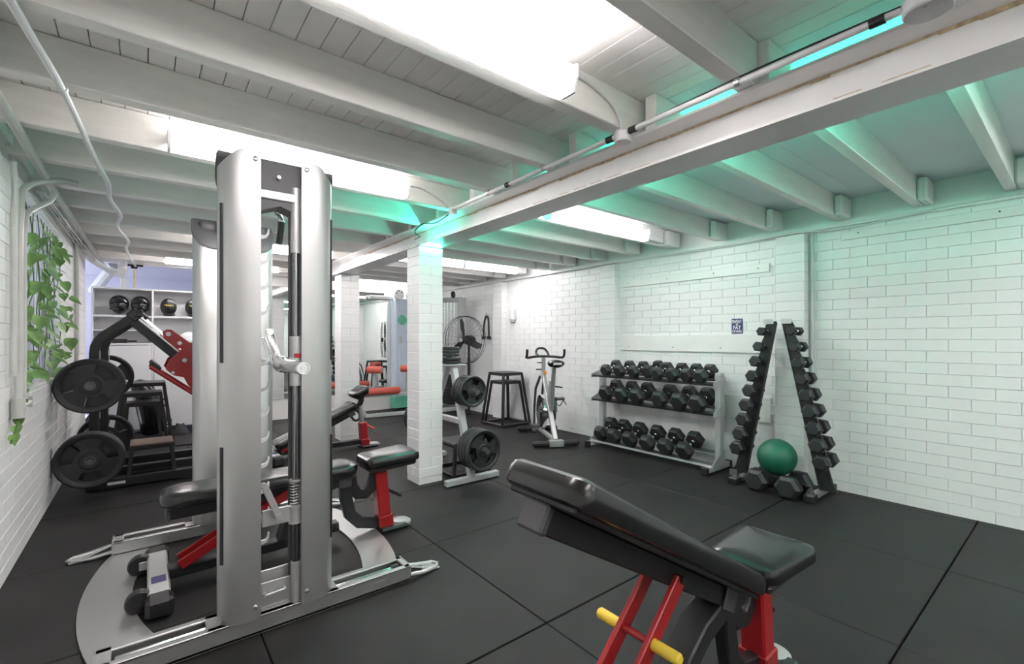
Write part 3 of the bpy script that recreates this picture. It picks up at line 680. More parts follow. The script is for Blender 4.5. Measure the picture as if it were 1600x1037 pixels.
# ---- A-frame plate tree by the pillar
tr = thing('plate_tree', 'light grey A-frame weight tree loaded with black plates beside the pillar', 'plate tree', (2.33, 4.0, 0))
fx = 2.33
part(tr, 'foot_bar', MB().box((2.06, 3.50, .004), (2.63, 3.56, .055), .006), 'grey'); part(tr, 'foot_bar', MB().box((2.06, 4.48, .004), (2.63, 4.54, .055), .006), 'grey')
part(tr, 'front_leg', MB().beam((fx, 3.53, .04), (fx+.06, 3.95, 1.05), .06, .06, .005, (1, 0, 0)), 'grey'); part(tr, 'rear_leg', MB().beam((fx, 4.51, .04), (fx+.06, 4.05, 1.05), .06, .06, .005, (1, 0, 0)), 'grey')
part(tr, 'cross_bar', MB().beam((fx+.02, 3.73, .52), (fx+.02, 4.32, .52), .05, .05, .005), 'grey')
part(tr, 'top_plate', MB().box((fx-.07, 3.88, 1.04), (fx+.17, 4.12, 1.055), .004).cyl((fx+.05, 4.0, 1.05), (fx+.05, 4.0, 1.22), .0245), 'grey')
for z, y0, y1 in ((.31, 3.66, 3.30), (.815, 3.86, 3.50)): part(tr, 'plate_horn', MB().cyl((fx+.02+.03*(z > .5), y0, z), (fx+.02+.03*(z > .5), y1, z), .0245), 'gunmetal')
part(tr, 'plate_horn', MB().cyl((fx+.02, 4.3, .45), (fx+.02, 4.75, .45), .0245), 'gunmetal')
for k in range(4): plate((fx+.025, 3.355+.046*k, .31), .185, .040, 'black tri-grip plate on the low horn of the grey weight tree, %s from the front' % ('first', 'second', 'third', 'fourth')[k], 'plates on the weight tree', spin=.35+.4*k)
for k in range(4): plate((fx+.05, 3.56+.046*k, .815), .145, .036, 'black tri-grip plate on the upper horn of the grey weight tree, %s from the front' % ('first', 'second', 'third', 'fourth')[k], 'plates on the weight tree', spin=.2+.5*k)
for k in range(2): plate((fx+.02, 4.52+.046*k, .45), .185, .040, 'black tri-grip plate on the back horn of the grey weight tree, %s one' % ('inner', 'outer')[k], 'plates on the weight tree')
for k in range(5): plate((fx+.05, 4.0, 1.06+.034*k), .115 if k < 2 else .10, .030, 'small black plate lying flat on top of the weight tree, %s from the bottom' % ('first', 'second', 'third', 'fourth', 'fifth')[k], 'small plates on top of the weight tree', rx=(R(90), 0, 0))
# ---- plyometric boxes: splayed square-tube frames with a flat top
def plyo(label, c, base, top, h, topmat='black', t=.032, group='plyometric boxes', rz=0):
    b = thing('plyo_box', label, 'plyo box', (c[0], c[1], 0), group, rz)
    B, Tp = base/2-t/2, top/2-t/2
    for sx in (-1, 1):
        for sy in (-1, 1): part(b, 'leg', MB().beam((sx*B, sy*B, .0), (sx*Tp, sy*Tp, h-.02), t, t, .003, (1, 0, 0)), 'black', local=True)
    for a in range(2):
        for s in (-1, 1):
            p, q = ((-B, s*B, t/2), (B, s*B, t/2)) if a == 0 else ((s*B, -B, t/2), (s*B, B, t/2))
            part(b, 'base_rail', MB().beam(p, q, t, t, .003), 'black', local=True)
            p, q = ((-Tp, s*Tp, h-.03), (Tp, s*Tp, h-.03)) if a == 0 else ((s*Tp, -Tp, h-.03), (s*Tp, Tp, h-.03))
            part(b, 'top_rail', MB().beam(p, q, t, t, .003), 'black', local=True)
    part(b, 'top', MB().box((-top/2, -top/2, h-.016), (top/2, top/2, h), .004), topmat, local=True); return b
plyo('tall black steel plyo box standing against the white brick wall by the bike', (4.37, 5.66), .565, .385, .795)
plyo('shorter black plyo box nested inside the tall one by the bike', (4.37, 5.66), .49, .342, .665)
plyo('low black plyo box on the floor under the weight tree plates', (2.46, 3.92), .44, .34, .31)
plyo('low plyo box with a brown plywood top standing between the leg press rails', (.045, 5.535), .372, .32, .345, 'wood')
plyo('tallest of the black plyo boxes nested behind the leg press', (-.02, 7.30), .60, .42, .775)
plyo('middle one of the black plyo boxes nested behind the leg press', (-.025, 7.295), .50, .368, .655)
plyo('lowest of the black plyo boxes nested behind the leg press', (-.03, 7.29), .40, .318, .535)

# ================================================================== DUMBBELLS
DB = {}
def dumbbell(loc, r, L, label, group, tilt=0.0, roll=0.0):
    """hex dumbbell, handle along x, centre at loc; r: apothem of the heads; L: length over the heads"""
    k = (r, L)
    if k not in DB:
        hl = L*.30; hs = []
        for s in (-1, 1):
            b = MB(); v = []; q = 6
            for x, rr in ((L/2-hl, r*.80), (L/2-hl+r*.22, r*1.0), (L/2-r*.30, r*1.0), (L/2, r*.72)):
                v += [(s*x, rr*1.1547*math.cos(PI*i/3), rr*1.1547*math.sin(PI*i/3)) for i in range(6)]
            f = [(k_*6+i, k_*6+(i+1) % 6, (k_+1)*6+(i+1) % 6, (k_+1)*6+i) for k_ in range(3) for i in range(6)]+[tuple(range(6)), tuple(range(18, 24))]
            b.add(v, f); me = b.mesh('hex_head', smooth=15); me.materials.append(M['rubberdb']); hs.append(me)
        h = MB().lathe((-L/2+hl*.8, 0, 0), (1, 0, 0), [(0, .017), (hl*.25, .017), (hl*.3, .0135), ((L-1.6*hl)*.5, .0155), (L-1.6*hl-hl*.3, .0135), (L-1.6*hl-hl*.25, .017), (L-1.6*hl, .017)], 16).mesh('handle')
        h.materials.append(M['chrome']); DB[k] = (hs, h)
    o = thing('dumbbell', label, 'dumbbell', loc, group); o.rotation_euler = (roll, tilt, 0)
    for me in DB[k][0]: inst(me, 'hex_head', (0, 0, 0), o)
    inst(DB[k][1], 'handle', (0, 0, 0), o); return o
ORD = ('first', 'second', 'third', 'fourth', 'fifth', 'sixth', 'seventh', 'eighth', 'ninth')
# ---- three-tier rack
dr = thing('dumbbell_rack', 'grey three-tier dumbbell rack against the white brick wall', 'dumbbell rack', (4.42, 2.97, 0))
for y in (2.305, 3.80):
    p = part(dr, 'post', MB().box((4.43, y-.03, .05), (4.505, y+.03, .965), .005), 'grey')
    for z in (.93, .88, .62, .56, .17, .12): part(p, 'bolt', MB().cyl((4.428, y-.012, z), (4.422, y-.012, z), .007), 'steel')
    f = part(dr, 'foot', MB().box((4.17, y-.03, .015), (4.64, y+.03, .07), .006), 'grey')
    for x in (4.165, 4.615): part(f, 'end_cap', MB().box((x, y-.034, 0), (x+.045, y+.034, .074), .006), 'black')
for zf, xf, xb, rise in ((.865, 4.30, 4.48, .045), (.575, 4.30, 4.49, .055), (.075, 4.28, 4.52, .10)):
    t = part(dr, 'shelf', MB().beam((xf, 3.05, zf), (xf+.05, 3.05, zf+rise*.05/(xb-xf)), 1.54, .005, .001).beam((xb-.05, 3.05, zf+rise*(1-.05/(xb-xf))), (xb, 3.05, zf+rise), 1.54, .005, .001), 'dark')
    part(t, 'shelf_lip', MB().box((xf-.006, 2.28, zf-.020), (xf+.004, 3.82, zf+.003), .002).box((xb-.004, 2.28, zf+rise-.03), (xb+.006, 3.82, zf+rise+.003), .002), 'black' if zf > .5 else 'grey')
    for y in (2.272, 3.833): part(t, 'shelf_bracket', MB().prism([(xf-.01, zf-.03), (4.51, zf-.03), (4.51, zf+rise+.02), (4.44, zf+rise+.01), (xf-.01, zf+.012)], y-.003, y+.003, 'y'), 'grey')
def row(ysx, zf, xf, xb, rise, r, L, tier):
    a = math.atan2(rise, xb-xf)
    for k, (y, dx) in enumerate(ysx):
        xc = 4.385+dx; z = zf+rise*(xc-xf)/(xb-xf)+.004+r/math.cos(a)+.002
        dumbbell((xc, y, z), r, L, 'black hex dumbbell, %s tier of the grey rack, %s from the bike end' % (tier, ORD[k]), 'dumbbells on the three-tier rack', tilt=-a)
row([(3.60, 0), (3.40, 0), (3.205, 0), (3.045, .05), (2.90, 0), (2.72, 0), (2.555, 0), (2.405, 0)], .865, 4.30, 4.48, .045, .064, .285, 'top')
row([(3.60, 0), (3.365, 0), (3.155, 0), (2.865, 0), (2.637, 0), (2.437, 0)], .575, 4.30, 4.49, .055, .084, .315, 'middle')
row([(3.672, 0), (3.478, 0), (3.255, 0), (3.02, 0), (2.795, 0), (2.575, 0)], .075, 4.28, 4.52, .10, .083, .325, 'bottom')
# ---- A-frame tower
tw = thing('dumbbell_tower', 'black A-frame dumbbell tower with nine pegs a side next to the brick pier', 'dumbbell tower', (4.40, 1.72, 0))
TX = 4.395
for s, foot in ((1, 2.01), (-1, 1.405)):
    ap = 1.722+s*.028; y_at = lambda z: ap+(foot-ap)*(1.45-z)/1.40
    lg = part(tw, 'leg', MB().beam((TX, y_at(1.45), 1.45), (TX, y_at(.05), .05), .042, .010, .002, (0, 1, 0)), 'black')
    nt = []; z = 1.46
    prof = [(y_at(1.46), 1.46), (y_at(1.46)+s*.07, 1.46)]
    for k in range(9):
        zc = 1.352-.1345*k; yy = y_at(zc); w = .052+.003*k
        prof += [(yy+s*(w+.02), zc+.062), (yy+s*.028, zc+.012), (yy+s*.028, zc-.020), (yy+s*(w+.02), zc-.008)]
    prof += [(y_at(.10)+s*.10, .12), (y_at(.04)+s*.12, .05), (y_at(.04), .05)]
    part(lg, 'cradle_plate', MB().prism(prof if s > 0 else prof[::-1], TX-.012, TX+.012, 'x'), 'black', smooth=10)
    part(tw, 'top_bracket', MB().box((TX-.05, ap-.0+s*.004, 1.435), (TX-.044, ap+s*.085, 1.478), .002), 'steel')
    ft = part(tw, 'foot', MB().box((4.14, foot-.03, .012), (4.62, foot+.03, .05), .004), 'steel')
    for x in (4.12, 4.56): part(ft, 'end_cap', MB().box((x, foot-.04, 0), (x+.10, foot+.04, .056), .006), 'black')
    part(ft, 'angle_plate', MB().box((4.20, foot-.005, .05), (4.205, foot+.065, .115), .001).box((4.20, foot-.005, .05), (4.27, foot+.065, .056), .001), 'chrome')
    for k in range(9):
        zc = 1.352-.1345*k; r = (.036, .041, .046, .050, .053, .055, .057, .058, .058)[k]
        dumbbell((TX, y_at(zc)+s*(.074+.0012*k), zc+.018), r, .205+.008*k, 'hex dumbbell %s from the top on the A-frame leg %s' % (ORD[k], 'next to the rack' if s > 0 else 'away from the rack'), 'dumbbells on the A-frame tower', roll=R(6))
for y, w, x in ((1.80, 'beside the tower foot nearest the rack', 4.235), (1.545, 'beside the tower foot nearest the bare wall', 4.225)): dumbbell((x, y, .0885), .088, .34, 'very large black hex dumbbell on the floor '+w, 'large dumbbells under the tower')
b_ = solo('medicine_ball', MB().ball((4.215, 1.672, .298), .152, 32), 'ball', 'dark green medicine ball resting on two large dumbbells', 'ball')
# ---- wall boards, sign, wall fittings
for nm, z0, z1, ya, yb, lb in (('timber_board', 1.945, 2.03, 1.915, 3.68, 'long white board screwed high on the brick wall above the rack'), ('timber_board', 1.165, 1.345, 1.84, 3.66, 'wide white board on the brick wall just above the dumbbell rack'),
                               ('timber_board', .50, .74, 1.9, 3.45, 'white board on the brick wall behind the dumbbell rack shelves'), ('timber_board', 2.145, 2.215, -.7, 1.335, 'long white board along the top of the bare brick wall')):
    w = solo(nm, MB().box((XR-.018, ya, z0), (XR+.002, yb, z1), .003), 'paint', lb, 'board', 'boards on the brick wall')
    for y in (ya+.1, ya+.55, ya+1.1, yb-.12): part(w, 'screw', MB().cyl((XR-.0195, y, z0+.045), (XR-.017, y, z0+.045), .006, n=10), 'dark')
def text_mesh(txt, size, m, wmax):
    c = bpy.data.curves.new('lettering', 'FONT'); c.body = txt; c.size = size; c.align_x = 'CENTER'; c.extrude = .0006; c.offset = size*.022
    o = bpy.data.objects.new('lettering', c); COL.objects.link(o); dg = bpy.context.evaluated_depsgraph_get(); dg.update()
    me = bpy.data.meshes.new_from_object(o.evaluated_get(dg)); bpy.data.objects.remove(o); me.materials.clear(); me.materials.append(M[m])
    xs_ = [v.co.x for v in me.vertices]; k = wmax/(max(xs_)-min(xs_))
    for v in me.vertices: v.co.x *= k
    return me
sg = thing('poster', 'small navy poster reading sweat is fat crying on the brick wall', 'sign', (XR-.001, 2.225, 1.36))
part(sg, 'board', MB().box((XR-.006, 2.172, 1.358), (XR+.001, 2.280, 1.508), .001), 'navy')
for t, z, h_, w in (('SWEAT', 1.466, .042, .095), ('IS', 1.442, .024, .022), ('FAT', 1.402, .050, .078), ('CRYING', 1.369, .034, .098)):
    o = bpy.data.objects.new('lettering', text_mesh(t, h_, 'signwhite', w)); COL.objects.link(o); o.parent = sg
    o.location = Vector((XR-.0068, 2.226, z))-sg.location; o.rotation_euler = (R(90), 0, R(-90))
wd = thing('dispenser', 'white wall mounted dispenser between the brick pier and the bike', 'dispenser', (XR-.04, 5.82, 1.58))
part(wd, 'body', MB().box((XR-.085, 5.765, 1.60), (XR+.002, 5.885, 1.80), .02), 'white'); part(wd, 'nozzle', MB().box((XR-.07, 5.79, 1.575), (XR-.01, 5.86, 1.605), .008), 'grey')
rp = thing('tricep_rope', 'black tricep rope hanging from a hook on the brick wall', 'cable attachment', (XR-.04, 6.55, 1.30))
part(rp, 'rope', MB().tube(spline([(XR-.04, 6.63, 1.34), (XR-.04, 6.615, 1.55), (XR-.04, 6.57, 1.68), (XR-.04, 6.53, 1.70), (XR-.04, 6.49, 1.66), (XR-.04, 6.475, 1.52), (XR-.04, 6.47, 1.34)], 5), .016, 10, (1, 0, 0)), 'cloth')
for y in (6.63, 6.47): part(rp, 'end_stopper', MB().lathe((XR-.04, y, 1.30), (0, 0, 1), [(0, .02), (.01, .035), (.05, .035), (.06, .018)], 14), 'black')
part(rp, 'hook', MB().cyl((XR+.002, 6.55, 1.73), (XR-.06, 6.55, 1.72), .006).cyl((XR-.04, 6.55, 1.70), (XR-.04, 6.55, 1.76), .008), 'steel')
# ---- pedestal fan
def fan():
    f = thing('pedestal_fan', 'large black wire-caged pedestal fan in front of the brick wall', 'fan', (4.25, 6.52, 0))
    c = Vector((4.18, 6.545, 1.29)); d = Vector((-.93, -.36, 0)).normalized(); x = Vector((-d.y, d.x, 0)); z = Vector((0, 0, 1)); r = .40
    cage = MB(); ring = lambda rr, o_: [c+d*o_+x*rr*math.cos(2*PI*i/40)+z*rr*math.sin(2*PI*i/40) for i in range(40)]
    for rr, o_, t in ((r, .0, .006), (r*.99, -.06, .004), (r*.99, .06, .004), (.07, .075, .004)): cage.tube(ring(rr, o_), t, 6, d, True)
    for i in range(28):
        a = 2*PI*i/28; u = x*math.cos(a)+z*math.sin(a)
        cage.tube([c+u*.06+d*.08, c+u*.25+d*.085, c+u*.37+d*.055, c+u*r, c+u*.37-d*.055, c+u*.25-d*.085, c+u*.08-d*.09], .0016, 4, u.cross(d))
    part(f, 'cage', cage, 'black')
    for k in range(3):
        a = R(100+120*k); u = x*math.cos(a)+z*math.sin(a); w = u.cross(d)
        v = [c+u*.05+w*.025+d*.012, c+u*.05-w*.025-d*.012, c+u*.20-w*.06-d*.02, c+u*.35-w*.05-d*.015, c+u*.37+w*.01+d*.01, c+u*.30+w*.05+d*.02, c+u*.15+w*.045+d*.02]
        n = len(v); bl = MB(); bl.add(v+[p-d*.004 for p in v], [tuple(range(n)), tuple(range(2*n-1, n-1, -1))]+[(i, (i+1) % n, n+(i+1) % n, n+i) for i in range(n)]); part(f, 'blade', bl, 'black')
    part(f, 'hub', MB().lathe(c+d*.03, d, [(0, .05), (.03, .048), (.055, .03), (.06, 0)], 20), 'black'); part(f, 'hub_badge', MB().cyl(c+d*.088, c+d*.092, .03), 'steel')
    part(f, 'motor', MB().lathe(c-d*.05, -d, [(0, .04), (.01, .075), (.15, .08), (.20, .06), (.21, 0)], 20), 'black')
    m = c-d*.13; part(f, 'pole', MB().cyl((m.x, m.y, .03), (m.x, m.y, 1.24), .02).cyl((m.x, m.y, .7), (m.x, m.y, 1.0), .026).cyl((m.x, m.y, 1.2), (m.x, m.y, 1.27), .03), 'black')
    for a in range(3): part(f, 'foot', MB().cyl((m.x, m.y, .05), (m.x+.26*math.cos(R(60+120*a)), m.y+.30*math.sin(R(60+120*a)), .012), .012), 'black')
fan()
# ---- spin bike: axis from rear foot to front foot
def bike():
    A = Vector((3.87, 4.02, 0)); B = Vector((4.33, 4.88, 0)); d = (B-A).normalized(); w = Vector((d.y, -d.x, 0))
    b = thing('spin_bike', 'silver spin bike with black handlebars standing by the brick wall', 'exercise bike', (4.10, 4.45, 0))
    G = lambda s, o_, z: A+d*s+w*o_+Vector((0, 0, z))
    for s in (0.0, .965):
        f = part(b, 'foot_bar', MB().beam(G(s, -.29, .045), G(s, .29, .045), .07, .07, .022), 'black'); part(f, 'foot_clamp', MB().beam(G(s-.004, -.09, .05), G(s-.004, .09, .05), .078, .075, .004), 'steel')
    part(b, 'main_frame', MB().beam(G(.02, 0, .08), G(.50, 0, .70), .055, .06, .008).beam(G(.50, 0, .69), G(.62, 0, .86), .05, .055, .008).beam(G(.05, 0, .07), G(.95, 0, .07), .05, .045, .006), 'silver')
    part(b, 'front_fork', MB().rtube([G(.95, .05, .08), G(.93, .05, .35), G(.85, .05, .62), G(.68, .03, .80)], .035, .03, tuple(w)).rtube([G(.95, -.05, .08), G(.93, -.05, .35), G(.85, -.05, .62), G(.68, -.03, .80)], .035, .03, tuple(w)), 'dark')
    hp = part(b, 'handlebar_post', MB().beam(G(.62, 0, .80), G(.60, 0, 1.06), .045, .045, .006), 'steel'); part(hp, 'adjust_lever', MB().cyl(G(.62, 0, .90), G(.62, -.10, .90), .008).cyl(G(.61, 0, .99), G(.61, -.09, .99), .007), 'black')
    part(hp, 'resistance_knob', MB().lathe(G(.55, 0, .86), tuple(-d), [(0, .012), (.01, .024), (.03, .024), (.035, .015)], 14), 'orange', 'orange resistance knob')
    hb = MB(); e = lambda s, o_, z: G(s, o_, z)
    hb.tube(spline([e(.48, -.25, 1.17), e(.49, -.25, 1.10), e(.55, -.24, 1.06), e(.60, -.12, 1.07), e(.61, 0, 1.075), e(.60, .12, 1.07), e(.55, .24, 1.06), e(.49, .25, 1.10), e(.48, .25, 1.17)], 5), .017, 10, (0, 0, 1))
    hb.tube(spline([e(.61, -.07, 1.08), e(.70, -.08, 1.12), e(.75, -.05, 1.17), e(.76, 0, 1.18), e(.75, .05, 1.17), e(.70, .08, 1.12), e(.61, .07, 1.08)], 5), .016, 10, (0, 0, 1))
    part(b, 'handlebar', hb, 'black')
    part(b, 'seat_post', MB().beam(G(.20, 0, .42), G(.09, 0, .96), .045, .05, .006), 'steel'); part(b, 'seat_tube', MB().beam(G(.27, 0, .50), G(.155, 0, .80), .065, .07, .01), 'silver')
    part(b, 'seat_lever', MB().cyl(G(.17, 0, .72), G(.17, .13, .70), .009), 'black')
    S = Matrix.Translation(G(.0, 0, .965)) @ Matrix.Rotation(math.atan2(d.y, d.x), 4, 'Z')
    sd = MB(); n = 20; v = []; f = []
    st = [(-.07, .02, .02), (-.055, .085, .035), (-.02, .105, .045), (.03, .10, .045), (.08, .07, .04), (.13, .04, .033), (.18, .03, .028), (.20, .012, .015)]
    for x_, hw, th in st:
        for i in range(n): a = 2*PI*i/n; v.append(S @ Vector((x_, hw*math.cos(a), .045+th*math.sin(a)*(1 if math.sin(a) > 0 else 1.2))))
    f = [(k*n+i, k*n+(i+1) % n, (k+1)*n+(i+1) % n, (k+1)*n+i) for k in range(len(st)-1) for i in range(n)]+[tuple(range(n)), tuple(range((len(st)-1)*n, len(st)*n))]
    sa = part(b, 'saddle', sd.add(v, f), 'vinyl'); part(sa, 'saddle_trim', MB().cyl(G(-.072, -.05, 1.005), G(-.072, .05, 1.005), .016), 'grey', 'pale trim at the back of the saddle')
    part(b, 'flywheel', MB().lathe(G(.72, -.02, .32), tuple(w), [(0, .0), (0, .03), (.008, .05), (.01, .20), (.0, .225), (.04, .235), (.045, .20), (.03, .05), (.05, .03), (.05, 0)], 32), 'chrome')
    part(b, 'drive_cover', MB().lathe(G(.42, .05, .36), tuple(w), [(0, 0), (0, .13), (.006, .14), (.03, .14), (.036, .13), (.036, 0)], 28), 'black'); part(b, 'belt_guard', MB().beam(G(.42, .07, .36), G(.72, .07, .33), .03, .20, .012), 'black')
    for s, az in ((1, 70), (-1, 250)):
        o_ = s*.12; k = G(.42, o_, .36); e_ = k+d*(.17*math.cos(R(az)))+Vector((0, 0, .17*math.sin(R(az))))
        cr = part(b, 'crank', MB().beam(k, e_, .022, .036, .004, tuple(w)).cyl(G(.42, 0, .36), k, .014), 'dark')
        part(cr, 'pedal', MB().beam(e_+w*s*.01-d*.06, e_+w*s*.01+d*.06, .014, .045, .003).beam(e_+w*s*.11-d*.06, e_+w*s*.11+d*.06, .014, .045, .003).cyl(e_, e_+w*s*.11, .009).beam(e_+w*s*.055-d*.055, e_+w*s*.055+d*.055, .10, .030, .006), 'dark')
        part(cr, 'toe_strap', MB().tube(spline([e_+w*s*.01, e_+w*s*.03+Vector((0, 0, -.07)), e_+w*s*.07+Vector((0, 0, -.09)), e_+w*s*.11+Vector((0, 0, -.03)), e_+w*s*.16+Vector((0, 0, -.08))], 4), .006, 6), 'black')
    part(b, 'bottle_cage', MB().cyl(G(.56, .03, .35), G(.56, .03, .55), .03, n=12), 'lilac')
bike()

# ================================================================== WINDOW WITH IVY, LEFT WALL SERVICES
wn = thing('window_1', 'window recess in the left brick wall with pale vertical strips', 'window', (XL-.1, 4.5, WIN[2])); wn['kind'] = 'structure'
part(wn, 'reveal', MB().box((XL-.065, WIN[0], WIN[2]-.004), (XL, WIN[1], WIN[2]+.012), .002).box((XL-.065, WIN[0], WIN[3]-.012), (XL, WIN[1], WIN[3]+.004), .002).box((XL-.065, WIN[1]-.012, WIN[2]), (XL, WIN[1]+.004, WIN[3]), .002).box((XL-.065, WIN[0]-.004, WIN[2]), (XL, WIN[0]+.012, WIN[3]), .002), 'paint')
fr = part(wn, 'frame', MB().box((XL-.065, WIN[0]+.012, WIN[2]+.012), (XL-.045, WIN[0]+.05, WIN[3]-.012)).box((XL-.065, WIN[1]-.05, WIN[2]+.012), (XL-.045, WIN[1]-.012, WIN[3]-.012)).box((XL-.065, 4.46, WIN[2]+.012), (XL-.045, 4.5, WIN[3]-.012)).box((XL-.065, WIN[0]+.012, WIN[2]+.012), (XL-.045, WIN[1]-.012, WIN[2]+.045)).box((XL-.065, WIN[0]+.012, WIN[3]-.045), (XL-.045, WIN[1]-.012, WIN[3]-.012)), 'paint')
sm = MB().box((-.004, -.012, 0), (.004, .012, WIN[3]-WIN[2]-.07), .002).mesh('window_strip'); sm.materials.append(M['strip'])
y = WIN[0]+.07; k = 0
while y < WIN[1]-.06:
    o = inst(sm, 'window_strip', Vector((XL-.040+random.uniform(-.004, .004), y, WIN[2]+.02))-wn.location, wn, random.uniform(-.5, .5)); y += .031
iv = thing('ivy_vine', 'trailing green ivy with broad leaves hanging in front of the window', 'plant', (XL-.03, 5.2, .97))
def leaf_mesh(s):
    """cupped heart-shaped leaf, stalk at the origin, tip along +x"""
    half = [(0, 0), (-.10, .16), (-.06, .34), (.12, .43), (.34, .40), (.58, .27), (.80, .12), (1.0, 0)]
    v = []; f = []; n = len(half)
    for x_, y_ in half: v.append((x_*s, 0, -.10*s*x_*x_))
    for sg_ in (1, -1):
        for x_, y_ in half: v.append((x_*s, sg_*y_*s, -.10*s*x_*x_+.22*s*y_-.25*s*y_*y_))
    for i in range(n-1): f += [(i, i+1, n+i+1, n+i), (i+1, i, 2*n+i, 2*n+i+1)]
    me = MB().add(v, f).mesh('leaf', smooth=60); me.materials.append(M['leaf']); return me
LM = [leaf_mesh(.075), leaf_mesh(.095), leaf_mesh(.115)]
LS = leaf_mesh(.06); rnd = random.Random(3)
for k in range(110):
    if k < 96: y = rnd.uniform(3.95, 5.74); z = WIN[2]+.05+(WIN[3]-WIN[2]-.12)*rnd.random()
    else: y = rnd.uniform(5.55, 5.85); z = rnd.uniform(1.0, 2.1)
    x_ = XL-.03+.07*rnd.random()+(.03 if y > 5.6 else 0)
    o = inst(LM[k % 3], 'leaf', Vector((x_, y, z))-iv.location, iv); o.rotation_euler = (rnd.uniform(-.6, .6), rnd.uniform(.3, 1.3), rnd.uniform(-2.2, .6))
for k in range(12):
    y0 = 4.0+.14*k; st = [(XL-.02, y0, WIN[3]-.02)]
    for j in range(1, 7): st.append((XL-.01+rnd.uniform(-.015, .02), y0+rnd.uniform(-.08, .08), WIN[3]-.02-(1.15*j/6)*rnd.uniform(.9, 1.0)))
    part(iv, 'stem', MB().tube(spline(st, 3), .003, 5, (1, 0, 0)), 'stem')
iv2 = thing('ivy_tendril', 'long ivy tendril hanging below the window sill', 'plant', (XL+.02, 3.75, .6))
part(iv2, 'stem', MB().tube(spline([(XL+.01, 3.92, 1.0), (XL+.03, 3.84, .93), (XL+.02, 3.78, .88), (XL+.03, 3.70, .82), (XL+.02, 3.62, .74)], 4), .004, 6, (1, 0, 0)), 'stem')
for y, z, a in ((3.86, .95, 1.2), (3.80, .90, .9), (3.76, .86, 1.3), (3.70, .82, 1.0), (3.64, .78, 1.2), (3.90, 1.0, .4)): o = inst(LS, 'leaf', Vector((XL+.03, y, z))-iv2.location, iv2); o.rotation_euler = (.4, a, -1.4)
def pipe(name, label, pts, r, m='pvc', k=6, group='conduits and pipes', clips=()):
    p = thing(name, label, 'pipe', pts[len(pts)//2], group)
    part(p, 'run', MB().tube(spline(pts, k) if k else pts, r, 10), m)
    for c, dr_ in clips: part(p, 'clip', MB().cyl(Vector(c)-Vector(dr_)*.012, Vector(c)+Vector(dr_)*.012, r*1.35, n=12), 'white')
    return p
X1 = XL+.03
pipe('conduit', 'thick grey conduit curving down beside the ivy window', [(-.34, 4.05, 2.295), (-.44, 4.02, 2.29), (X1, 3.93, 2.20), (X1, 3.80, 2.02), (X1, 3.76, 1.8), (X1, 3.76, 1.4), (X1, 3.76, 1.05), (X1, 3.74, .95)], .018)
pipe('conduit', 'grey conduit bending from the straight ceiling pipe to the window jamb', [(-.47, 4.25, 2.28), (-.49, 4.22, 2.20), (X1, 4.05, 2.08), (X1, 3.90, 1.96), (X1, 3.875, 1.7), (X1, 3.875, 1.3), (X1, 3.86, .97)], .016)
pipe('conduit', 'thin grey conduit looping at the edge of the ivy window', [(X1, 3.62, 2.26), (X1, 3.66, 2.1), (X1, 3.63, 1.9), (X1, 3.63, 1.4), (X1, 3.62, 1.1)], .014)
vb = thing('pipe_tap', 'small grey tap and pipe joint below the window conduits', 'tap', (X1, 3.75, .85))
part(vb, 'joint', MB().cyl((X1, 3.74, .86), (X1, 3.74, .97), .03).cyl((X1, 3.74, .91), (X1+.02, 3.92, .93), .014).cyl((X1, 3.86, .955), (X1, 3.86, .99), .026), 'pvc'); part(vb, 'handle', MB().cyl((X1+.02, 3.92, .90), (X1+.02, 3.92, .96), .012).cyl((X1+.02, 3.88, .93), (X1+.02, 3.97, .935), .008), 'steel')
pipe('overhead_cable', 'wavy white cable strung under the joists along the left side', [(-.36, 1.2, 2.30), (-.31, 2.02, 2.30), (-.262, 2.56, 2.30), (-.22, 3.45, 2.30), (-.19, 3.95, 2.30), (-.20, 4.35, 2.30), (-.16, 4.9, 2.30), (-.20, 5.4, 2.30), (-.14, 6.1, 2.30), (-.17, 6.7, 2.30), (-.11, 8.2, 2.30)], .013, 'white', clips=[((-.262, 2.56, 2.302), (.1, 1, 0)), ((-.21, 3.7, 2.302), (.1, 1, 0))])
pipe('overhead_pipe', 'straight pale pipe running under the joists above the left wall', [(-.50, 1.2, 2.295), (-.475, 2.9, 2.295), (-.485, 4.2, 2.295), (-.45, 8.1, 2.295)], .022, 'pvc', 0)
for dx, lb in ((.0, 'nearest the wall'), (.045, 'in the middle'), (.09, 'farthest from the wall')): pipe('thin_wire', 'thin white wire slung below the joists above the ivy, '+lb, [(-.555+dx*.3, 4.3, 2.27), (-.545+dx*.5, 5.6, 2.25), (-.56+dx*.8, 7.7, 2.27)], .004, 'white', group='thin wires above the ivy')
pipe('vertical_pipe', 'vertical pale pipe on the left brick wall between window and shelf', [(XL+.022, 6.62, .55), (XL+.022, 6.62, 1.6), (XL+.022, 6.60, 2.2), (XL+.03, 6.55, 2.30), (XL+.08, 6.5, 2.30)], .020, 'pvc')
pipe('waste_pipe', 'white plastic waste pipe elbow above the shelf unit', [(-.50, 7.35, 2.24), (-.36, 8.05, 2.19), (-.26, 8.24, 2.17), (-.245, 8.27, 2.13), (-.245, 8.27, 2.003)], .035, 'white', 4)
pipe('waste_pipe', 'short stub of tan pipe under the joists by the shelf', [(-.24, 7.86, 2.19), (-.24, 8.0, 2.318)], .05, 'paint', 0)
pipe('waste_pipe', 'grey duct slanting behind the top of the shelf', [(-.36, 8.75, 2.36), (-.60, 9.1, 2.0)], .07, 'pvc', 0)
hg = thing('rod_hanger', 'black ceiling hanger with a brass rod above the shelf', 'hanger', (-.125, 8.135, 2.0))
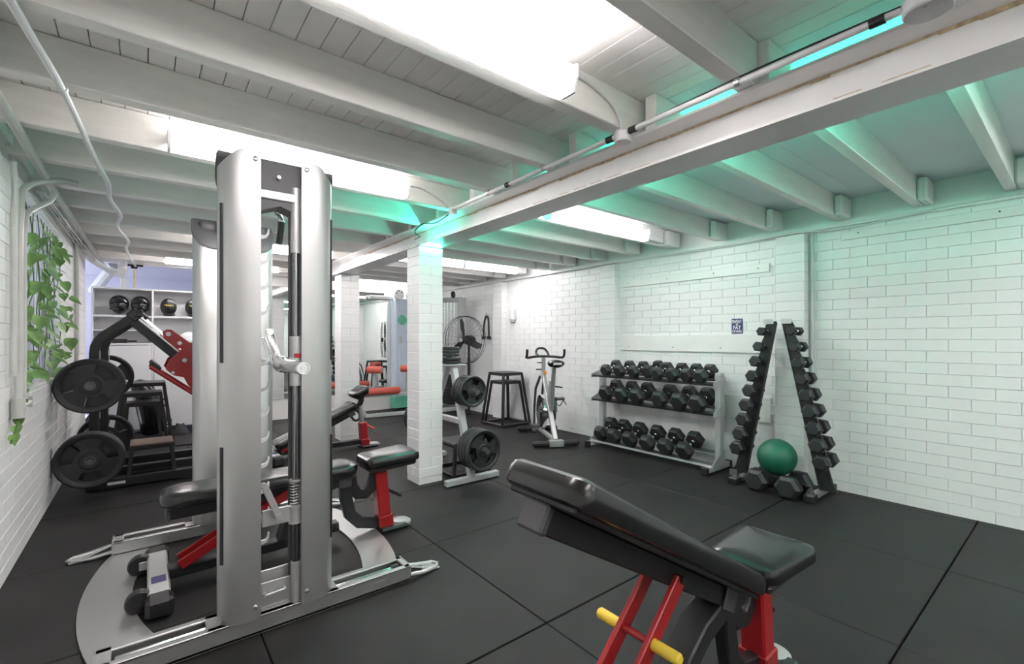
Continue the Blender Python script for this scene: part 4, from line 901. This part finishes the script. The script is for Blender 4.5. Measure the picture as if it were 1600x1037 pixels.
part(hg, 'bracket', MB().box((-.22, 8.11, 2.295), (-.03, 8.165, 2.3205), .004).box((-.16, 8.115, 2.265), (-.09, 8.16, 2.30), .004), 'black'); part(hg, 'rod', MB().cyl((-.125, 8.135, 2.0), (-.125, 8.135, 2.29), .009), 'gold')
# conduit along the beam with junction boxes
bc = thing('beam_conduit', 'white conduit clipped under the joists beside the steel beam', 'pipe', (1.83, 1.8, 2.29), 'conduits and pipes')
part(bc, 'run', MB().cyl((1.80, .36, 2.30), (1.845, 3.06, 2.30), .0125, n=14), 'white')
part(bc, 'black_flex', MB().tube(spline([(1.79, .30, 2.305), (1.802, .8, 2.318), (1.815, 1.38, 2.305)], 6), .004, 6).tube(spline([(1.842, 1.5, 2.316), (1.85, 2.3, 2.318), (1.85, 3.0, 2.305)], 6), .004, 6), 'black')
for y in (.42, 1.36, 1.50, 2.35): part(bc, 'black_coupling', MB().cyl((1.80+.0167*(y-.36), y-.02, 2.30), (1.80+.0167*(y-.36), y+.02, 2.30), .0165, n=14), 'black')
for y in (.86, 2.0, 2.57): part(bc, 'clip', MB().cyl((1.80+.0167*(y-.36), y-.01, 2.302), (1.80+.0167*(y-.36), y+.01, 2.302), .017, n=14), 'steel')
for x_, y, r, lb in ((1.83, 1.43, .042, 'round white junction box where the conduit passes the lamp joist'), (1.80, .30, .06, 'large round white junction box near the front of the steel beam'), (1.86, 3.08, .032, 'small round white junction box beside the green lit joists')):
    jb = solo('junction_box', MB().lathe((x_, y, 2.262), (0, 0, 1), [(0, 0), (0, r*.92), (.004, r), (.045, r), (.05, r*.9), (.056, r*.9)], 24), 'white', lb, 'junction box', 'junction boxes')
    for s in (-1, 1): part(jb, 'cover_screw', MB().cyl((x_+s*r*.6, y, 2.2605), (x_+s*r*.6, y, 2.264), .005, n=8), 'steel')
pipe('lamp_cable', 'white cable looping from the lamp end to the junction box', [(1.36, 1.40, 2.44), (1.5, 1.405, 2.46), (1.66, 1.405, 2.43), (1.75, 1.40, 2.38), (1.80, 1.41, 2.315)], .009, 'white')
pipe('lamp_cable', 'white cable looping from the rack lamp towards the beam', [(1.46, 3.11, 2.42), (1.6, 3.115, 2.43), (1.75, 3.11, 2.38), (1.84, 3.09, 2.315)], .007, 'white')
pipe('led_lead', 'tangled black lead hanging at the pillar end of the green tape', [(1.86, 3.05, 2.295), (1.87, 3.35, 2.26), (1.85, 3.55, 2.285), (1.83, 3.66, 2.24), (1.88, 3.70, 2.22), (1.86, 3.62, 2.19), (1.89, 3.78, 2.20)], .006, 'black')
pipe('ledge_cable', 'thin cable sagging along the ledge at the top of the brick wall', [(XR-.035, -.5, 2.30), (XR-.035, .5, 2.285), (XR-.035, 1.3, 2.24), (XR-.11, 1.7, 2.255), (XR-.035, 2.4, 2.25), (XR-.035, 3.6, 2.26), (XR-.11, 3.82, 2.255), (XR-.035, 5.2, 2.26), (XR-.035, 7.8, 2.26)], .006, 'white')
pipe('corner_conduit', 'pale vertical conduit in the corner of the brick pier', [(XR-.012, 1.555, 0.4), (XR-.012, 1.555, 2.25)], .012, 'white', 0)
so = solo('socket_plate', MB().box((XR-.014, 1.86, .58), (XR+.002, 1.98, .68), .004), 'white', 'white socket plate low on the brick wall behind the tower', 'socket')

# ================================================================== SHELF UNIT AND WHAT IS ON IT
sh = thing('shelf_unit', 'white open shelf unit holding black striking pads', 'shelf', (.25, 8.34, 0))
SX = (-.555, .075, .70, 1.06)
for x_ in SX: part(sh, 'upright', MB().box((x_-.012, 8.18, 0), (x_+.012, 8.48, 2.0), .002), 'white')
for x0, x1 in zip(SX[:-1], SX[1:]):
    for z in (1.99, 1.615, 1.235): part(sh, 'shelf', MB().box((x0+.012, 8.18, z-.012), (x1-.012, 8.48, z+.012), .002), 'white')
    part(sh, 'back_panel', MB().box((x0, 8.47, .05), (x1, 8.48, 1.99)), 'white'); part(sh, 'door', MB().box((x0+.014, 8.172, .06), (x1-.014, 8.19, 1.215), .003), 'white')
part(sh, 'shelf', MB().box((SX[0]+.012, 8.20, 1.415), (SX[1]-.012, 8.46, 1.432), .002), 'white')
for x_, lb, s in ((-.285, 'glossy black curved strike pad at the wall end of the top shelf', 1), (-.06, 'glossy black curved strike pad leaning on its twin near the shelf divider', -1)):
    t = thing('strike_pad', lb, 'strike pad', (x_, 8.26, 1.627), 'strike pads on the top shelf')
    b = MB(); n = 26
    prof = [(-.05, .001), (-.05, .06), (-.04, .085), (-.01, .104), (.03, .096), (.05, .06), (.055, .001)]
    v = []
    for o_, r in prof:
        for i in range(n):
            a = 2*PI*i/n; ux, uz = r*math.cos(a), r*1.22*math.sin(a)
            ux *= 1.0+.12*uz/.12; v.append((x_+ux, 8.26+o_-.12*(uz*uz), 1.775+uz))
    b.add(v, [(k*n+i, k*n+(i+1) % n, (k+1)*n+(i+1) % n, (k+1)*n+i) for k in range(len(prof)-1) for i in range(n)]); part(t, 'shell', b, 'glossblack', smooth=50)
    for z in (1.72, 1.80): part(t, 'band', MB().tube([(x_+.098*math.sin(a), 8.235-.045*math.cos(a), z+.015*math.cos(2*a)) for a in [R(-70+14*i) for i in range(11)]], .012, 8, (0, 0, 1)), 'glossblack')
for x_, lb in ((.255, 'round black focus mitt with a gold emblem next to the shelf divider'), (.545, 'round black focus mitt with a gold emblem beside the silver rack')):
    t = thing('focus_mitt', lb, 'focus mitt', (x_, 8.28, 1.627), 'focus mitts on the top shelf')
    part(t, 'pad', MB().lathe((x_, 8.30, 1.765), (0, -1, 0), [(0, 0), (0, .085), (.02, .098), (.05, .095), (.065, .07), (.07, 0)], 28, 1.28), 'vinyl', smooth=50)
    part(t, 'cuff', MB().tube([(x_+.075*math.sin(R(-80+16*i)), 8.27, 1.665-.025*math.cos(R(-80+16*i))) for i in range(11)], .010, 8, (0, 1, 0)), 'vinyl')
    part(t, 'emblem', MB().tube(spline([(x_-.05, 8.228, 1.785), (x_-.03, 8.226, 1.80), (x_-.025, 8.226, 1.775), (x_-.005, 8.226, 1.80), (x_+.0, 8.226, 1.775), (x_+.02, 8.226, 1.798), (x_+.025, 8.226, 1.778), (x_+.055, 8.228, 1.79)], 4), .005, 6, (0, 1, 0)), 'gold', 'gold squiggle emblem')
dk = solo('skipping_handle', MB().box((-.36, 8.25, 1.248), (-.20, 8.33, 1.305), .006).cyl((-.20, 8.29, 1.275), (-.10, 8.29, 1.275), .014), 'black', 'black box-shaped grip tool lying on the lower shelf', 'grip tool')
kp = solo('kit_pouch', MB().ball((.50, 8.32, 1.332), .08, 16, 1.4, .8, 1.0), 'signwhite', 'white ball-shaped pouch on the middle shelf by the rack', 'pouch')
# bags on the floor in front of the shelf
pb = thing('punch_bag', 'black leather punch bag slumped on the floor behind the plyo boxes', 'punch bag', (.02, 7.86, 0))
b = MB(); st = [(.0, .06, .02), (.02, .13, .06), (.03, .15, .20), (.0, .15, .38), (-.05, .14, .55), (-.09, .12, .68), (-.11, .07, .75), (-.11, .01, .77)]; v = []; n = 20
for dx, r, z in st: v += [(.05+dx+r*math.cos(2*PI*i/n)*(1+.05*math.sin(3*i+9*z)), 7.86+r*.85*math.sin(2*PI*i/n), z) for i in range(n)]
b.add(v, [(k*n+i, k*n+(i+1) % n, (k+1)*n+(i+1) % n, (k+1)*n+i) for k in range(len(st)-1) for i in range(n)]+[tuple(range(n))]); part(pb, 'body', b, 'vinyl', smooth=60)
for z, x_ in ((.20, .22), (.45, .17)): part(pb, 'handle_loop', MB().tube([(x_+.045*math.sin(R(20*i)), 7.78, z+.05*math.cos(R(20*i))) for i in range(10)], .012, 8, (0, 1, 0)), 'black')
def heap(name, label, c, sx, sy, h, seed):
    rr = random.Random(seed); b = MB(); nx, ny = 16, 12; v = []
    for j in range(ny+1):
        for i in range(nx+1):
            u, w = 2*i/nx-1, 2*j/ny-1; e = max(0, 1-u*u)**.5*max(0, 1-w*w)**.5
            v.append((c[0]+sx*u, c[1]+sy*w, h*e*(.7+.3*math.sin(5*u+seed)*math.cos(4*w+seed))+(.001 if e == 0 else rr.uniform(0, .025)*e)+.002))
    f = [(j*(nx+1)+i, j*(nx+1)+i+1, (j+1)*(nx+1)+i+1, (j+1)*(nx+1)+i) for j in range(ny) for i in range(nx)]; k = len(v)
    v2 = [(x_, y_, 0.0) for x_, y_, z_ in v]; b.add(v+v2, f+[tuple(k+q for q in p[::-1]) for p in f])
    return solo(name, b, 'cloth', label, 'bag', 'gym bags on the floor', smooth=60)
heap('gym_bag', 'limp black gym bag on the floor below the shelf doors', (.35, 7.86), .12, .10, .15, 2); heap('gym_bag', 'flat black gym bag beside the silver rack column', (.68, 7.92), .16, .12, .11, 5)
solo('loose_mat', MB().box((.28, 6.92, .002), (.72, 7.50, .014), .003), 'rubber', 'thin loose dark rubber square lying before the gym bags', 'mat')

# ================================================================== MACHINES AT THE BACK RIGHT
cm = thing('cable_tower', 'pale blue cable tower with white pulley heads beside the mirror', 'cable machine', (3.76, 8.09, 0))
part(cm, 'shroud', MB().box((3.60, 7.99, .10), (3.93, 8.19, 2.07), .02), 'bluewhite'); part(cm, 'inner_panel', MB().box((3.66, 7.982, .36), (3.80, 7.992, 1.22), .004), 'bluewhite')
part(cm, 'green_plinth', MB().box((3.585, 7.975, .03), (3.94, 8.19, .25), .006), 'greenpanel', 'mint green plinth')
part(cm, 'round_badge', MB().lathe((3.735, 7.992, 1.66), (0, -1, 0), [(0, .095), (.008, .095), (.012, .088), (.012, .05), (.016, .045), (.016, 0)], 28), 'greenpanel', 'round green badge')
for x_, y in ((3.66, 7.97), (3.90, 7.97)):
    p = part(cm, 'pulley_head', MB().lathe((x_, y-.03, 2.13), (0, 1, 0), [(0, .03), (.002, .09), (.01, .10), (.05, .10), (.058, .09), (.06, .03)], 28).beam((x_, y, 2.13), (x_+.10, y+.1, 2.12), .05, .12, .02), 'white')
    for a in range(3): part(p, 'pulley_slot', MB().cyl((x_+.06*math.cos(R(40+60*a)), y-.032, 2.13+.06*math.sin(R(40+60*a))), (x_+.06*math.cos(R(40+60*a)), y-.028, 2.13+.06*math.sin(R(40+60*a))), .014), 'dark')
part(cm, 'cross_arm', MB().box((3.15, 8.09, 2.03), (3.64, 8.14, 2.10), .008), 'grey'); part(cm, 'cable_hook', MB().cyl((3.66, 7.93, 1.20), (3.66, 7.93, 2.05), .003).box((3.64, 7.91, 1.24), (3.70, 7.95, 1.36), .01), 'steel')
rb = thing('knee_roller_bench', 'low grey frame with salmon red foam rollers in front of the mirror', 'roller bench', (3.15, 7.5, 0))
part(rb, 'base_frame', MB().beam((2.83, 7.45, .035), (3.72, 7.35, .035), .06, .06, .006).beam((2.83, 7.45, .035), (2.62, 7.95, .035), .06, .06, .006).beam((2.83, 7.45, .05), (2.66, 7.55, .36), .05, .05, .006), 'grey'); part(rb, 'top_rail', MB().box((2.60, 7.50, .33), (3.74, 7.58, .37), .006), 'grey')
part(rb, 'long_roller', MB().lathe((2.50, 7.48, .425), (1, 0, 0), [(0, .02), (.005, .055), (.02, .06), (.93, .06), (.945, .055), (.95, .02)], 24), 'redpad', 'long salmon red roller')
for x_, y in ((2.92, 7.42), (3.52, 7.42)):
    r = part(rb, 'short_roller', MB().lathe((x_-.02, y+.12, .79), (.75, -.66, 0), [(0, .02), (.004, .06), (.25, .06), (.254, .02)], 24), 'redpad', 'short salmon red roller'); part(r, 'roller_end', MB().cyl((x_+.168, y-.046, .79), (x_+.174, y-.051, .79), .05, n=24).cyl((x_+.174, y-.051, .79), (x_+.178, y-.055, .79), .012), 'steel')
    part(rb, 'roller_post', MB().beam((x_+.08, 7.54, .36), (x_+.08, 7.49, .79), .04, .04, .005, (1, 0, 0)), 'grey')
lm = thing('lat_machine', 'grey lat pulldown tower with chrome guide rods in the far corner', 'cable machine', (4.38, 7.30, 0))
part(lm, 'frame_column', MB().box((4.42, 7.05, .06), (4.54, 7.17, 2.05), .008), 'grey'); part(lm, 'frame_column', MB().box((4.20, 7.55, .06), (4.29, 7.64, 2.05), .008), 'grey'); part(lm, 'top_beam', MB().beam((4.24, 7.60, 2.02), (4.48, 7.11, 2.02), .10, .09, .008), 'grey')
part(lm, 'base_frame', MB().box((3.78, 7.15, .01), (4.56, 7.22, .08), .006).box((4.15, 7.55, .01), (4.56, 7.64, .08), .006).box((4.44, 7.05, .01), (4.52, 7.64, .08), .006), 'grey')
for k in range(4): part(lm, 'guide_rod', MB().cyl((4.31+.033*k, 7.42-.06*k, .10), (4.31+.033*k, 7.42-.06*k, 1.98), .011), 'chrome')
ws = MB()
for k in range(12): ws.box((4.29, 7.20, .12+.045*k), (4.43, 7.48, .16+.045*k), .003)
part(lm, 'weight_stack', ws, 'black'); part(lm, 'side_plate', MB().box((4.14, 7.36, 1.75), (4.15, 7.52, 2.02), .004), 'grey')
for x_, y, z in ((4.30, 7.13, 2.10), (4.18, 7.45, 2.08)): part(lm, 'pulley', MB().lathe((x_, y, z), (.5, -.85, 0), [(0, .02), (.004, .062), (.015, .052), (.03, .062), (.034, .02)], 24), 'black')
part(lm, 'seat', MB().pad(.35, .28, .06, .02, .04, Matrix.Translation((3.82, 7.19, .40))), 'vinyl'); part(lm, 'seat_post', MB().box((3.95, 7.16, .06), (4.02, 7.22, .40), .005), 'grey')
